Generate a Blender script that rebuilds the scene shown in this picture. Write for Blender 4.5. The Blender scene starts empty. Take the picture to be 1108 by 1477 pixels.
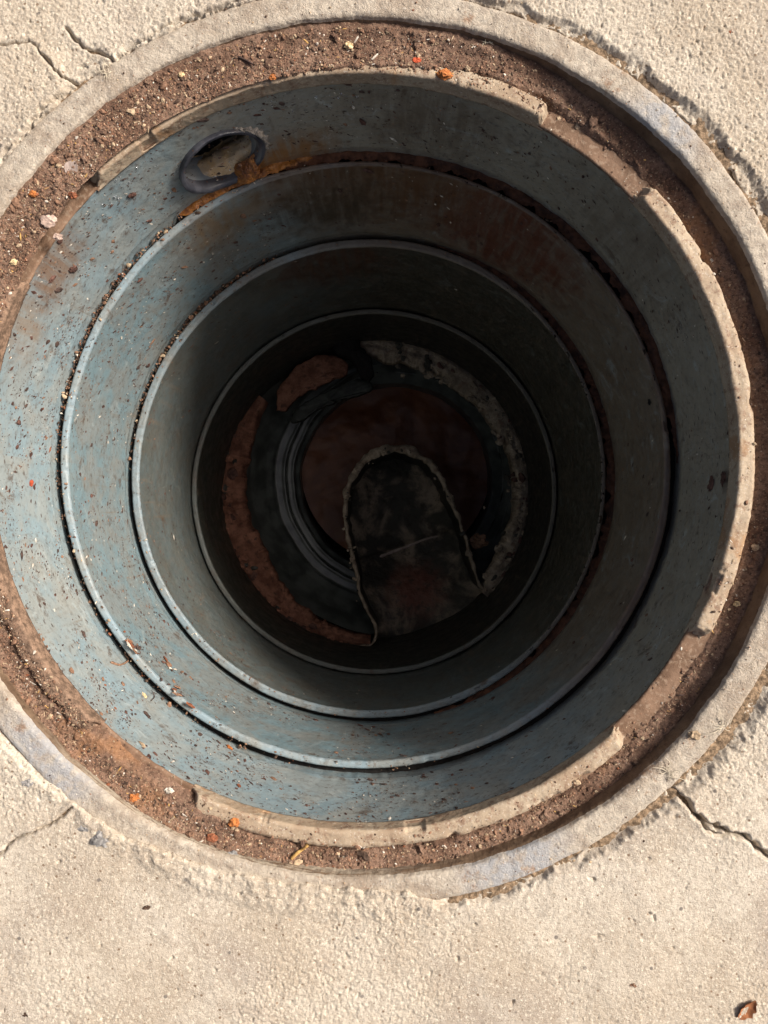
import bpy, math, random
import numpy as np
from mathutils import Vector
R_ = math.radians
random.seed(7)
rng = np.random.default_rng(11)
sc = bpy.context.scene
col = sc.collection

# ------------------------------------------------------------------ camera
F, CX, CY, D0 = 1080.0, 554.0, 738.5, 0.568       # focal length in photo pixels, picture centre, lens height above the paving
cam_d = bpy.data.cameras.new("camera")
cam_d.sensor_fit = 'VERTICAL'; cam_d.sensor_height = 36; cam_d.sensor_width = 27
cam_d.lens = 36 * F / 1477
cam_d.clip_start = 0.01; cam_d.clip_end = 200
cam = bpy.data.objects.new("camera", cam_d); col.objects.link(cam)
cam.location = (0, 0, D0); cam.rotation_euler = (0, 0, 0)
sc.camera = cam

# ------------------------------------------------------------------ daylight
SUN_EL, SUN_AZ = 40.0, 22.0                        # azimuth counter-clockwise from +X
w = bpy.data.worlds.new("World"); sc.world = w; w.use_nodes = True
nt = w.node_tree; bg = nt.nodes["Background"]
sky = nt.nodes.new("ShaderNodeTexSky"); sky.sky_type = 'NISHITA'; sky.sun_disc = False
sky.sun_elevation = R_(SUN_EL); sky.sun_rotation = R_(90 - SUN_AZ)
sky.air_density = 0.6; sky.dust_density = 8.0; sky.ozone_density = 0.2
nt.links.new(sky.outputs[0], bg.inputs[0]); bg.inputs[1].default_value = 0.086
sd = bpy.data.lights.new("sun", 'SUN'); sd.energy = 4.0; sd.angle = R_(12.0); sd.color = (1.0, 0.94, 0.86)
sun = bpy.data.objects.new("sun", sd); col.objects.link(sun)
sv = Vector((math.cos(R_(SUN_EL)) * math.cos(R_(SUN_AZ)), math.cos(R_(SUN_EL)) * math.sin(R_(SUN_AZ)), math.sin(R_(SUN_EL))))
sun.location = sv * 3; sun.rotation_euler = sv.to_track_quat('Z', 'Y').to_euler()
sc.view_settings.view_transform = 'Standard'; sc.view_settings.look = 'None'
sc.view_settings.exposure = 0.36; sc.view_settings.gamma = 1.0
sc.render.engine = 'CYCLES'
sc.cycles.max_bounces = 12; sc.cycles.diffuse_bounces = 8

# ------------------------------------------------------------------ noise
_perm = np.arange(256); rng.shuffle(_perm); _perm = np.concatenate([_perm, _perm, _perm])
_g = rng.normal(size=(256, 3)); _g /= np.linalg.norm(_g, axis=1)[:, None]
def perlin(x, y, z=0.0):
    x = np.asarray(x, float); y = np.asarray(y, float); z = np.asarray(z, float) + 0 * x
    xi = np.floor(x).astype(int); yi = np.floor(y).astype(int); zi = np.floor(z).astype(int)
    xf = x - xi; yf = y - yi; zf = z - zi
    u = xf**3 * (xf * (xf * 6 - 15) + 10); v = yf**3 * (yf * (yf * 6 - 15) + 10); t = zf**3 * (zf * (zf * 6 - 15) + 10)
    r = 0
    for i in (0, 1):
        for j in (0, 1):
            for k in (0, 1):
                h = _perm[(_perm[(_perm[(xi + i) & 255] + yi + j) & 255] + zi + k) & 255]
                gg = _g[h]
                d = gg[..., 0] * (xf - i) + gg[..., 1] * (yf - j) + gg[..., 2] * (zf - k)
                r = r + d * (u if i else 1 - u) * (v if j else 1 - v) * (t if k else 1 - t)
    return r * 1.5
def fbm(x, y, z=0.0, oct=4, lac=2.03, gain=0.5):
    s = 0; a = 1.0; f = 1.0
    for o in range(oct):
        s = s + a * perlin(x * f + 13.7 * o, y * f - 7.1 * o, np.asarray(z) * f + 3.3 * o); a *= gain; f *= lac
    return s
def sstep(a, b, x):
    t = np.clip((x - a) / (b - a), 0, 1); return t * t * (3 - 2 * t)
def table(deg, pts):
    """periodic piecewise-linear lookup in degrees"""
    p = sorted(pts); xs = [q[0] for q in p]; ys = [q[1] for q in p]
    return np.interp(np.mod(deg, 360.0), xs, ys, period=360.0)

# ------------------------------------------------------------------ mesh helpers
def mesh_np(name, verts, faces, smooth=True):
    """faces: int array (n,k)"""
    me = bpy.data.meshes.new(name)
    verts = np.asarray(verts, np.float32); faces = np.asarray(faces, np.int32)
    n, k = faces.shape
    me.vertices.add(len(verts)); me.vertices.foreach_set("co", verts.ravel())
    me.loops.add(n * k); me.loops.foreach_set("vertex_index", faces.ravel())
    me.polygons.add(n); me.polygons.foreach_set("loop_start", np.arange(0, n * k, k, dtype=np.int32))
    me.polygons.foreach_set("loop_total", np.full(n, k, np.int32))
    me.update(calc_edges=True); me.validate()
    me.polygons.foreach_set("use_smooth", np.full(len(me.polygons), smooth))
    return me
def obj(name, me, mats, parent=None, loc=None):
    o = bpy.data.objects.new(name, me); col.objects.link(o)
    for m in (mats if isinstance(mats, (list, tuple)) else [mats]):
        if m.name not in [x.name for x in me.materials if x]: me.materials.append(m)
    if parent: o.parent = parent
    if loc is not None: o.location = loc
    return o
def tag(o, label=None, cat=None, group=None, kind=None):
    if label: o["label"] = label
    if cat: o["category"] = cat
    if group: o["group"] = group
    if kind: o["kind"] = kind
    return o
def thing(name, label, cat, group=None, loc=(0, 0, 0)):
    o = bpy.data.objects.new(name, None); o.empty_display_size = 0.02; col.objects.link(o); o.location = loc
    return tag(o, label, cat, group)
def grid_faces(nr, nc, wrap=True):
    i = np.arange(nr - 1)[:, None]; j = np.arange(nc if wrap else nc - 1)[None, :]
    j2 = (j + 1) % nc
    return np.stack([i * nc + j + 0 * i, i * nc + j2 + 0 * i, (i + 1) * nc + j2, (i + 1) * nc + j + 0 * i], -1).reshape(-1, 4)
def at(px, py, d):
    return np.array([(px - CX) * d / F, (CY - py) * d / F, D0 - d])

# centres of the stacked rings (measured), as functions of depth below the lens
_cd = np.array([0.568, 0.583, 0.704, 0.86, 1.088, 1.27, 1.6])
_cc = np.array([[-.0126, .0480], [-.0190, .0468], [-.0166, .0460], [-.0151, .0386], [-.0141, .0297], [-.0141, .0320], [-.0141, .0320]])
def centre(z):
    d = D0 - np.asarray(z)
    return np.interp(d, _cd, _cc[:, 0]), np.interp(d, _cd, _cc[:, 1])
RIM_C = (-.0166, .0488)
LIP_C = (-.0190, .0468)
def lathe(prof, n=720, cz=True, jitter=None, keep=None, theta=None):
    """prof: list of (r,z). jitter(theta, i, r, z)->(dr,dz)"""
    wrap = theta is None
    th = np.linspace(0, 2 * np.pi, n, endpoint=False) if wrap else theta
    n = len(th); V = []
    for i, (r, z) in enumerate(prof):
        rr = np.full(n, r, float); zz = np.full(n, z, float)
        if jitter is not None:
            a, b = jitter(th, i, r, z); rr = rr + a; zz = zz + b
        cx, cy = centre(z) if cz is True else cz
        V.append(np.stack([cx + rr * np.cos(th), cy + rr * np.sin(th), zz], -1))
    V = np.array(V); return V.reshape(-1, 3), grid_faces(len(prof), n, wrap)
def densify(prof, step):
    out = [prof[0]]
    for a, b in zip(prof[:-1], prof[1:]):
        L = math.hypot(b[0] - a[0], b[1] - a[1]); k = max(1, int(math.ceil(L / step)))
        for q in range(1, k + 1): out.append((a[0] + (b[0] - a[0]) * q / k, a[1] + (b[1] - a[1]) * q / k))
    return out

# ------------------------------------------------------------------ materials
class M:
    """small node-tree builder"""
    def __init__(s, name, rough=0.7, spec=0.4):
        s.m = bpy.data.materials.new(name); s.m.use_nodes = True; s.t = s.m.node_tree
        s.b = s.t.nodes["Principled BSDF"]; s.b.inputs["Roughness"].default_value = rough
        s.b.inputs["Specular IOR Level"].default_value = spec
        s.pos = s.t.nodes.new("ShaderNodeNewGeometry").outputs["Position"]
    def n(s, kind, **kw):
        nd = s.t.nodes.new(kind)
        for k, v in kw.items():
            if k in nd.inputs.keys():
                if hasattr(v, "links"): s.t.links.new(v, nd.inputs[k])
                else: nd.inputs[k].default_value = v
            else: setattr(nd, k, v)
        return nd
    def noise(s, scale, detail=4, rough=0.55, dist=0.0, vec=None):
        nd = s.n("ShaderNodeTexNoise", Scale=scale, Detail=detail, Roughness=rough, Distortion=dist)
        s.t.links.new(vec or s.pos, nd.inputs["Vector"]); return nd.outputs["Fac"]
    def vor(s, scale, feature='F1', vec=None, out="Distance", rand=1.0):
        nd = s.n("ShaderNodeTexVoronoi", Scale=scale, feature=feature, Randomness=rand)
        s.t.links.new(vec or s.pos, nd.inputs["Vector"]); return nd.outputs[out]
    def ramp(s, fac, a, b, c=0.0, d=1.0):
        nd = s.n("ShaderNodeMapRange", interpolation_type='SMOOTHSTEP')
        s.t.links.new(fac, nd.inputs[0])
        for i, v in zip((1, 2, 3, 4), (a, b, c, d)): nd.inputs[i].default_value = v
        return nd.outputs[0]
    def mix(s, fac, a, b):
        nd = s.t.nodes.new("ShaderNodeMix"); nd.data_type = 'RGBA'
        for i, v in ((0, fac), (6, a), (7, b)):
            if hasattr(v, "links"): s.t.links.new(v, nd.inputs[i])
            elif i == 0: nd.inputs[0].default_value = v
            else: nd.inputs[i].default_value = (*v, 1) if len(v) == 3 else v
        return nd.outputs[2]
    def math(s, op, a, b=None, clamp=False):
        nd = s.t.nodes.new("ShaderNodeMath"); nd.operation = op; nd.use_clamp = clamp
        for i, v in ((0, a), (1, b)):
            if v is None: continue
            if hasattr(v, "links"): s.t.links.new(v, nd.inputs[i])
            else: nd.inputs[i].default_value = v
        return nd.outputs[0]
    def vec(s, scale):
        nd = s.t.nodes.new("ShaderNodeMapping"); s.t.links.new(s.pos, nd.inputs["Vector"]); nd.inputs["Scale"].default_value = scale
        return nd.outputs[0]
    def cyl(s, c, ang=200.0, zs=100.0, skew=0.0):
        """cylindrical coordinates round the vertical axis through c, as a texture vector (along, down, 0)"""
        sep = s.t.nodes.new("ShaderNodeSeparateXYZ"); s.t.links.new(s.pos, sep.inputs[0])
        x = s.math('SUBTRACT', sep.outputs[0], c[0]); y = s.math('SUBTRACT', sep.outputs[1], c[1])
        a = s.math('ARCTAN2', y, x); z = sep.outputs[2]
        cb = s.t.nodes.new("ShaderNodeCombineXYZ")
        aa = s.math('MULTIPLY', a, ang); zz = s.math('MULTIPLY', z, zs)
        if skew: aa = s.math('ADD', aa, s.math('MULTIPLY', z, skew))
        s.t.links.new(aa, cb.inputs[0]); s.t.links.new(zz, cb.inputs[1]); return cb.outputs[0]
    def near(s, p, r0, r1, wob=0.0, scale=60):
        """1 within r0 of point p, 0 beyond r1 (a stain of its own shape)"""
        nd = s.t.nodes.new("ShaderNodeVectorMath"); nd.operation = 'DISTANCE'; s.t.links.new(s.pos, nd.inputs[0]); nd.inputs[1].default_value = tuple(p)
        d = nd.outputs["Value"]
        if wob: d = s.math('ADD', d, s.math('MULTIPLY', s.math('SUBTRACT', s.noise(scale, 5), 0.5), wob))
        return s.ramp(d, r0, r1, 1, 0)
    def color(s, c):
        if hasattr(c, "links"): s.t.links.new(c, s.b.inputs["Base Color"])
        else: s.b.inputs["Base Color"].default_value = (*c, 1)
    def rough(s, v):
        if hasattr(v, "links"): s.t.links.new(v, s.b.inputs["Roughness"])
        else: s.b.inputs["Roughness"].default_value = v
    def bump(s, h, dist=0.001, strength=1.0):
        nd = s.t.nodes.new("ShaderNodeBump"); nd.inputs["Distance"].default_value = dist; nd.inputs["Strength"].default_value = strength
        s.t.links.new(h, nd.inputs["Height"])
        prev = s.b.inputs["Normal"].links
        if prev: s.t.links.new(prev[0].from_socket, nd.inputs["Normal"])
        s.t.links.new(nd.outputs[0], s.b.inputs["Normal"])

def concrete_mat():
    m = M("concrete", 0.9, 0.25)
    c = m.mix(m.ramp(m.noise(9, 3), .35, .65), (.48, .405, .315), (.575, .51, .42))
    c = m.mix(m.ramp(m.noise(4.5, 5, .6, dist=.8), .42, .62, 0, .85), c, (.385, .325, .27))
    c = m.mix(m.ramp(m.noise(14, 5, .65, .6), .52, .72, 0, .5), c, (.66, .60, .51))
    c = m.mix(m.ramp(m.noise(260, 4, .7), .42, .64, 0, .5), c, (.33, .265, .20))
    c = m.mix(m.ramp(m.noise(480, 3, .65), .55, .64, 0, .75), c, (.74, .67, .55))
    c = m.mix(m.ramp(m.noise(560, 3, .65), .60, .68, 0, .7), c, (.20, .145, .095))
    # scattered dark sand grains and pits, each fixed in the slab
    spk = m.vor(210); rnd = m.vor(210, out="Color")
    sel = m.ramp(m.n("ShaderNodeSeparateColor", Color=rnd).outputs[0], .86, .88)
    c = m.mix(m.math('MULTIPLY', m.ramp(spk, .16, .26, 1, 0), m.math('MULTIPLY', sel, .8)), c, (.17, .105, .06))
    spk = m.vor(90); rnd = m.vor(90, out="Color")
    sel = m.ramp(m.n("ShaderNodeSeparateColor", Color=rnd).outputs[1], .93, .94)
    c = m.mix(m.math('MULTIPLY', m.ramp(spk, .10, .17, 1, 0), m.math('MULTIPLY', sel, .75)), c, (.10, .09, .085))
    m.color(c)
    m.bump(m.noise(900, 3, .7), .0008, 1.0)
    return m.m
def rim_mat():
    m = M("weathered_frame_metal", 0.75, 0.35)
    c = m.mix(m.ramp(m.noise(16, 4), .35, .65), (.46, .395, .315), (.57, .50, .405))
    c = m.mix(m.ramp(m.noise(140, 4, .6), .42, .62, 0, .6), c, (.31, .255, .205))
    c = m.mix(m.ramp(m.noise(20, 5, .65, .5), .44, .64, 0, .75), c, (.335, .265, .20))
    bare = m.math('MAXIMUM', m.near(at(60, 1105, D0), .02, .062, .03), m.near(at(745, 1248, D0), .02, .06, .03))
    bare = m.math('MAXIMUM', bare, m.near(at(950, 190, D0), .01, .05, .05))
    bare = m.math('MULTIPLY', bare, m.ramp(m.noise(120, 4), .34, .56, .25, 1))
    c = m.mix(bare, c, (.385, .38, .38))
    rust = m.math('MULTIPLY', m.ramp(m.noise(38, 5, .65), .60, .70), .7)
    c = m.mix(rust, c, (.27, .145, .075))
    c = m.mix(m.ramp(m.noise(420, 2), .58, .68, 0, .5), c, (.60, .55, .48))
    m.color(c); m.bump(m.noise(640, 4, .75), .0011, 1.0); m.bump(m.noise(240, 4, .7), .0014, .8)
    return m.m
def seat_mat():
    m = M("rusty_seat_metal", 0.8, 0.3)
    c = m.mix(m.ramp(m.noise(45, 5), .35, .65), (.145, .085, .052), (.24, .150, .098))
    c = m.mix(m.ramp(m.noise(300, 3), .52, .66, 0, .6), c, (.33, .24, .17))
    m.color(c); m.bump(m.noise(420, 4, .7), .0007, .9); return m.m
def channel_mat():
    m = M("dirty_channel_wall", 0.8, 0.3)
    c = m.mix(m.ramp(m.noise(40, 5, .65), .35, .65), (.125, .078, .048), (.215, .145, .092))
    worn = m.math('MULTIPLY', m.near(at(330, 1215, .58), .08, .19, .05), m.ramp(m.noise(1.0, 5, .7, vec=m.cyl(LIP_C, 14.0, 420.0)), .38, .58))
    c = m.mix(m.math('MULTIPLY', worn, .85), c, (.44, .385, .30))
    c = m.mix(m.ramp(m.noise(240, 4, .7), .55, .70, 0, .6), c, (.06, .035, .022))
    m.color(c); m.bump(m.noise(420, 4, .75), .0012, 1.0); return m.m
def lip_mat():
    m = M("worn_lip_metal", 0.72, 0.35)
    c = m.mix(m.ramp(m.noise(30, 5), .35, .65), (.335, .245, .165), (.42, .335, .24))
    c = m.mix(m.ramp(m.noise(160, 5, .65), .50, .66, 0, .8), c, (.21, .125, .08))
    c = m.mix(m.ramp(m.noise(22, 4), .60, .68, 0, .75), c, (.33, .19, .095))
    c = m.mix(m.ramp(m.noise(600, 2), .60, .68, 0, .6), c, (.55, .48, .40))
    m.color(c); m.bump(m.noise(480, 4, .7), .0006, .8); m.bump(m.noise(70, 3), .0015, .5); return m.m
def soil_mat():
    m = M("damp_brown_soil", 0.85, 0.3)
    c = m.mix(m.ramp(m.noise(28, 4), .35, .65), (.165, .092, .060), (.275, .172, .120))
    c = m.mix(m.ramp(m.noise(420, 3, .7), .45, .62, 0, .7), c, (.085, .050, .034))
    c = m.mix(m.ramp(m.noise(640, 2), .60, .68, 0, .75), c, (.40, .29, .19))
    c = m.mix(m.ramp(m.noise(14, 4), .60, .70, 0, .55), c, (.30, .14, .055))
    m.color(c); m.bump(m.noise(700, 4, .75), .0012, 1.0); return m.m
def wall_mat(name, c0, blue, grey, tan, dirt_shade, dirt=.5, stains=(), rough=.5, flecks=True):
    m = M(name, rough, 0.45)
    cyl = m.cyl(c0, 3.0, 3.0 / .28 * 1.0)
    big = m.noise(2.2, 4, .6, .8, vec=cyl)
    c = m.mix(m.ramp(big, .38, .60), blue, grey)
    # brown-grey dirt on the upper-right side; lower rings put shade into its colour
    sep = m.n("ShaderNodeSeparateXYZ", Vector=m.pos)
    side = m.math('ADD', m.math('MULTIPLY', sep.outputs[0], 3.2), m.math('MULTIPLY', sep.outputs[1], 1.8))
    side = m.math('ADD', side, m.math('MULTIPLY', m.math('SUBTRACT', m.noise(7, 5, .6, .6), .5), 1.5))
    c = m.mix(m.ramp(side, -.32, .62, 0, .94), c, dirt_shade)
    c = m.mix(m.ramp(m.noise(26, 6, .7, .5), .46, .70, 0, .45), c, tan)
    # long scuffs that run round the wall, with a slight slope
    if flecks: streak = m.noise(1.0, 5, .65, .2, vec=m.cyl(c0, 22.0, 260.0, 55.0))
    if flecks: c = m.mix(m.ramp(streak, .50, .70, 0, .25), c, tuple(v * 1.25 for v in blue))
    c = m.mix(m.ramp(m.noise(170, 4, .7), .50, .68, 0, .55 * dirt), c, (.115, .10, .085))
    c = m.mix(m.ramp(m.noise(45, 6, .75, .4), .57, .68, 0, .95 * dirt), c, (.10, .07, .05))
    if flecks: c = m.mix(m.math('MULTIPLY', m.ramp(m.noise(1.0, 4, .65, .3, vec=m.cyl(c0, 30.0, 7.0)), .54, .72, 0, .55), m.ramp(m.noise(12, 4), .40, .62)), c, (.17, .13, .09))
    if flecks: c = m.mix(m.ramp(m.noise(34, 6, .75, .8), .55, .70, 0, .6), c, tuple(v * 1.55 for v in grey))
    # dark flecks drawn out along the wall
    for sc_, thr, colr, k in ((1.0, .80, (.065, .045, .035), .85), (2.1, .86, (.11, .06, .035), .8)) if flecks else ():
        v = m.cyl(c0, 34.0 * sc_, 210.0 * sc_, 60.0 * sc_)
        dd = m.vor(1.0, vec=v); rr = m.n("ShaderNodeSeparateColor", Color=m.vor(1.0, vec=v, out="Color")).outputs[0]
        c = m.mix(m.math('MULTIPLY', m.ramp(dd, .15, .27, 1, 0), m.ramp(rr, thr, thr + .01, 0, k)), c, colr)
    for p, a, b, wob, cc, k in stains:
        brk = m.ramp(m.noise(1.0, 5, .7, .5, vec=m.cyl(c0, 34.0, 14.0)), .30, .62, .25, 1)
        c = m.mix(m.math('MULTIPLY', m.math('MULTIPLY', m.near(p, a, b, wob), brk), k), c, cc)
    m.color(c)
    m.rough(m.ramp(m.noise(60, 4), .3, .7, rough - .12, rough + .2))
    m.bump(m.noise(260, 4, .65), .0006, .6); m.bump(m.noise(34, 3), .0025, .35)
    return m.m
def plain(name, c, var=.35, scale=200, rough=.8, spec=.35, bump=.0006):
    m = M(name, rough, spec)
    lo = tuple(v * (1 - var) for v in c); hi = tuple(min(1, v * (1 + var)) for v in c)
    m.color(m.mix(m.ramp(m.noise(scale, 4, .65), .35, .65), lo, hi))
    if bump: m.bump(m.noise(scale * 2.5, 3, .7), bump, .8)
    return m.m
MAT = {
    'concrete': concrete_mat(), 'rim': rim_mat(), 'seat': seat_mat(), 'lip': lip_mat(), 'channel': channel_mat(), 'soil': soil_mat(),
    'soil_dry': plain('dry_joint_soil', (.235, .165, .105), .5, 300, .9, .2, .0012),
    'lip_soiled': plain('soiled_lip_metal', (.215, .14, .095), .4, 190, .85, .3, .0016),
    'grain_dark': plain('grain_dark', (.075, .045, .03)), 'grain_brown': plain('grain_brown', (.235, .132, .082)),
    'grain_tan': plain('grain_tan', (.42, .31, .20)), 'grain_pale': plain('grain_pale', (.62, .56, .47)),
    'grain_rust': plain('grain_rust', (.24, .085, .04)), 'orange': plain('orange_rust', (.42, .145, .04)),
    'cream': plain('cream_stone', (.66, .50, .28)), 'slate': plain('slate_stone', (.24, .23, .22)),
    'straw': plain('straw', (.55, .33, .11), .3, 120), 'leaf': plain('dry_leaf', (.30, .12, .05), .4, 90),
    'leaf_pale': plain('pale_leaf', (.38, .30, .26), .25, 90), 'bark': plain('bark', (.08, .05, .04), .4, 220),
    'fibre': plain('pale_fibre', (.62, .55, .42), .2, 90), 'scab': plain('rust_scab', (.10, .05, .038), .5, 150),
    'red': plain('red_chip', (.42, .075, .03), .35, 150), 'pink': plain('pink_stone', (.45, .33, .27), .3, 90),
}

# ------------------------------------------------------------------ paving
RO, RI = 0.3492, 0.3268             # frame upstand, outer and inner radius
def crackline(pts, wob=.0016):
    P = np.array([at(x, y, D0)[:2] for x, y in pts]); out = []
    for a, b in zip(P[:-1], P[1:]):
        k = max(2, int(np.linalg.norm(b - a) / .002))
        for q in range(k): out.append(a + (b - a) * q / k)
    out.append(P[-1]); out = np.array(out)
    out[:, 0] += wob * fbm(out[:, 0] * 190, out[:, 1] * 190, 3.0, 4, gain=.65); out[:, 1] += wob * fbm(out[:, 0] * 190, out[:, 1] * 190, 9.0, 4, gain=.65)
    return out
def dist_poly(x, y, P):
    d = np.full(x.shape, 1e9)
    for a, b in zip(P[:-1], P[1:]):
        ab = b - a; L = ab @ ab + 1e-12
        lo = np.minimum(a, b) - .006; hi = np.maximum(a, b) + .006
        k = np.where((x > lo[0]) & (x < hi[0]) & (y > lo[1]) & (y < hi[1]))[0]
        if len(k) == 0: continue
        t = np.clip(((x[k] - a[0]) * ab[0] + (y[k] - a[1]) * ab[1]) / L, 0, 1)
        d[k] = np.minimum(d[k], np.hypot(x[k] - a[0] - t * ab[0], y[k] - a[1] - t * ab[1]))
    return d
CRACKS = [  # photo points, width m, depth m
    ([(-40, 70), (0, 66), (45, 60), (62, 80), (75, 97), (90, 112), (112, 121), (130, 112), (150, 98)], .0008, .005),
    ([(95, 40), (110, 58), (120, 68), (145, 78), (170, 92)], .0009, .006),
    ([(170, 84), (188, 68), (215, 56), (240, 38), (268, 26), (300, 18), (345, 2)], .0008, .004),
    ([(0, 226), (35, 195), (60, 160), (85, 140), (112, 122)], .0009, .004),
    ([(963, 1134), (985, 1152), (1000, 1172), (1022, 1188), (1048, 1198), (1075, 1208), (1108, 1236), (1150, 1262)], .0020, .010),
    ([(1008, 1172), (1016, 1192), (1030, 1203), (1046, 1204), (1058, 1200)], .0011, .006),
    ([(-30, 1250), (0, 1232), (22, 1208), (45, 1200), (72, 1188), (88, 1176), (104, 1164)], .0009, .005),
]
def ground_height(x, y):
    h = .0014 * fbm(x * 9, y * 9, .5, 3) + .00040 * fbm(x * 60, y * 60, 1.5, 3)
    rough = .36 + .82 * sstep(-.35, .5, fbm(x * 8, y * 8, 7.7, 3) + .5 * sstep(.05, .35, y))
    # rubbed grain, slightly drawn out, 2-5 mm across
    wx_ = x + .0016 * perlin(x * 170, y * 170, 31.0); wy_ = y + .0016 * perlin(x * 170, y * 170, 37.0)
    h = h + rough * (.00022 * perlin(wx_ * 250 + wy_ * 70, wy_ * 200, 2.2) + .00050 * perlin(wx_ * 440, wy_ * 380 + wx_ * 110, 4.2) + .00060 * perlin(x * 700, y * 660 + x * 120, 6.1) - .0011 * sstep(.35, .75, perlin(wx_ * 330, wy_ * 330, 14.2)))
    pit = fbm(x * 120, y * 120, 8.2, 2); h = h - .0020 * sstep(.72, 1.0, pit)
    dx, dy = x - RIM_C[0], y - RIM_C[1]
    r = np.hypot(dx, dy); dg = np.degrees(np.arctan2(dy, dx))
    e = r - RO
    n1 = fbm(x * 45, y * 45, 11.0, 4); n2 = fbm(x * 160, y * 160, 12.0, 3)
    wd = table(dg, [(0, 12), (20, 13), (40, 12), (55, 10), (66, 8), (80, 4), (95, 2), (130, 2), (150, 2), (200, 2.5), (235, 3), (262, 2.0), (272, 2.5), (280, 5), (288, 8), (294, 4), (300, 8), (312, 10), (320, 13), (335, 15), (350, 12)]) * .001
    dp = table(dg, [(0, 7), (20, 7), (40, 6.5), (60, 6), (75, 4), (95, 1.8), (150, 2), (200, 2), (235, 3), (255, 2), (275, 4), (285, 7), (300, 7), (320, 8), (340, 8)]) * .001
    ov = table(dg, [(0, -1), (70, -1), (90, -.5), (150, 0), (200, 0), (222, 0), (228, 1), (236, 3), (243, 6), (249, 10), (256, 13), (264, 15), (272, 14), (276, 10), (279, 2), (281, -1), (300, -1)]) * .001
    ee = e + n1 * .0042 + n2 * .0015
    ditch = (1 - sstep(wd * .55, wd * 1.15 + .0008, ee)) * (1 - sstep(0, .003, ov))
    h = h - dp * ditch * (.75 + .5 * n1 + .25 * n2)
    # broken, crumbly margin round the frame
    band = np.exp(-np.maximum(e - wd, 0) / .016)
    h = h + band * (.0007 * n1 + .0006 * n2)
    lift = sstep(.012, .0, e) * sstep(-.001, .003, ov)
    h = h + lift * (.0016 + .0006 * n1 + .0005 * n2)
    # the skin of concrete that laps over the frame at the bottom of the ring
    cut = e + ov + n1 * .0030 + n2 * .0012
    h = np.where(cut < 0, h - .012 * sstep(0, .0022, -cut), h)
    for pts, wdt, dep in CRACKS:
        P = crackline(pts); d = dist_poly(x, y, P)
        ww = wdt * np.clip(.85 + .8 * perlin(x * 130, y * 130, 5.0), .35, 2)
        h = h - dep * np.exp(-(d / ww) ** 2) + .0006 * np.exp(-((d - .003) / .002) ** 2)
    sp = np.hypot(x - at(118, 92, D0)[0], y - at(118, 92, D0)[1])
    h = h - .0018 * sstep(.022, .012, sp + .006 * n1)
    return h
STEP = .00078
gx = np.arange(-.325, .3251, STEP); gy = np.arange(-.425, .4251, STEP)
X, Y = np.meshgrid(gx, gy); X = X + STEP * .25 * rng.uniform(-1, 1, X.shape); Y = Y + STEP * .25 * rng.uniform(-1, 1, Y.shape)
X[:, 0] = gx[0]; X[:, -1] = gx[-1]; Y[0] = gy[0]; Y[-1] = gy[-1]
keepv = np.hypot(X - RIM_C[0], Y - RIM_C[1]) > .3290
idx = np.full(X.shape, -1); idx[keepv] = np.arange(keepv.sum())
xs, ys = X[keepv], Y[keepv]
hh = np.zeros(len(xs))
for part in np.array_split(np.arange(len(xs)), 6): hh[part] = ground_height(xs[part], ys[part])
edge = np.minimum(np.minimum(xs - gx[0], gx[-1] - xs), np.minimum(ys - gy[0], gy[-1] - ys))
hh = hh * sstep(0, .02, edge) + .0012 * sstep(0, .02, edge)
q = np.stack([idx[:-1, :-1], idx[:-1, 1:], idx[1:, 1:], idx[1:, :-1]], -1).reshape(-1, 4)
q = q[(q >= 0).all(1)]
V = np.stack([xs, ys, hh], -1)
# the rest of the slab, a plain flat frame of quads outside the detailed sheet
L = 6.0; nb = len(V)
ob = np.array([[gx[0], gy[0], 0], [gx[-1], gy[0], 0], [gx[-1], gy[-1], 0], [gx[0], gy[-1], 0], [-L, -L, 0], [L, -L, 0], [L, L, 0], [-L, L, 0]])
q2 = np.array([[nb + 4, nb + 5, nb + 1, nb], [nb + 5, nb + 6, nb + 2, nb + 1], [nb + 6, nb + 7, nb + 3, nb + 2], [nb + 7, nb + 4, nb, nb + 3]])
g = obj("concrete_paving", mesh_np("concrete_paving", np.vstack([V, ob]), np.vstack([q, q2])), MAT['concrete'])
tag(g, "pale beige cracked concrete paving around the round pit", kind='structure')

# ------------------------------------------------------------------ manhole frame
LIP_IN, LIP_OUT = .2937, .3075
Z_LIP, Z_SEAT = -.0105, -.0225
frame = thing("manhole_frame", "round weathered metal manhole frame set in the cracked concrete", "manhole frame")
def rim_j(th, i, r, z):
    x, y = np.cos(th) * r, np.sin(th) * r
    a = .0011 * fbm(x * 34, y * 34, z * 30, 4) + .0004 * fbm(x * 230, y * 230, z * 230, 2)
    up = .00045 * fbm(x * 120, y * 120, 2.0, 3) + .00035 * perlin(x * 480, y * 480, 3.0)
    dent = .002 * sstep(.55, .9, fbm(x * 26, y * 26, 5.0, 3)) if r > RO - .004 else 0
    return (a - dent, up if z > -.004 else a * .3)
prof = densify([(RI + .0004, -.0042), (RI + .0014, -.0014), (RI + .0032, -.0003), (RI + .0050, 0), (RO - .0035, 0), (RO - .001, -.0009), (RO, -.003), (RO + .001, -.03)], .0013)
V, q = lathe(prof, 2000, RIM_C, rim_j)
obj("rim", mesh_np("rim", V, q), MAT['rim'], frame)
V, q = lathe(densify([(.3180, -.032), (.3220, Z_SEAT - .001), (RI - .0012, Z_SEAT + .003), (RI - .0002, -.0062), (RI + .0005, -.0040)], .0013), 1600, RIM_C, rim_j)
obj("inner_face", mesh_np("inner_face", V, q), MAT['channel'], frame)
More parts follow.
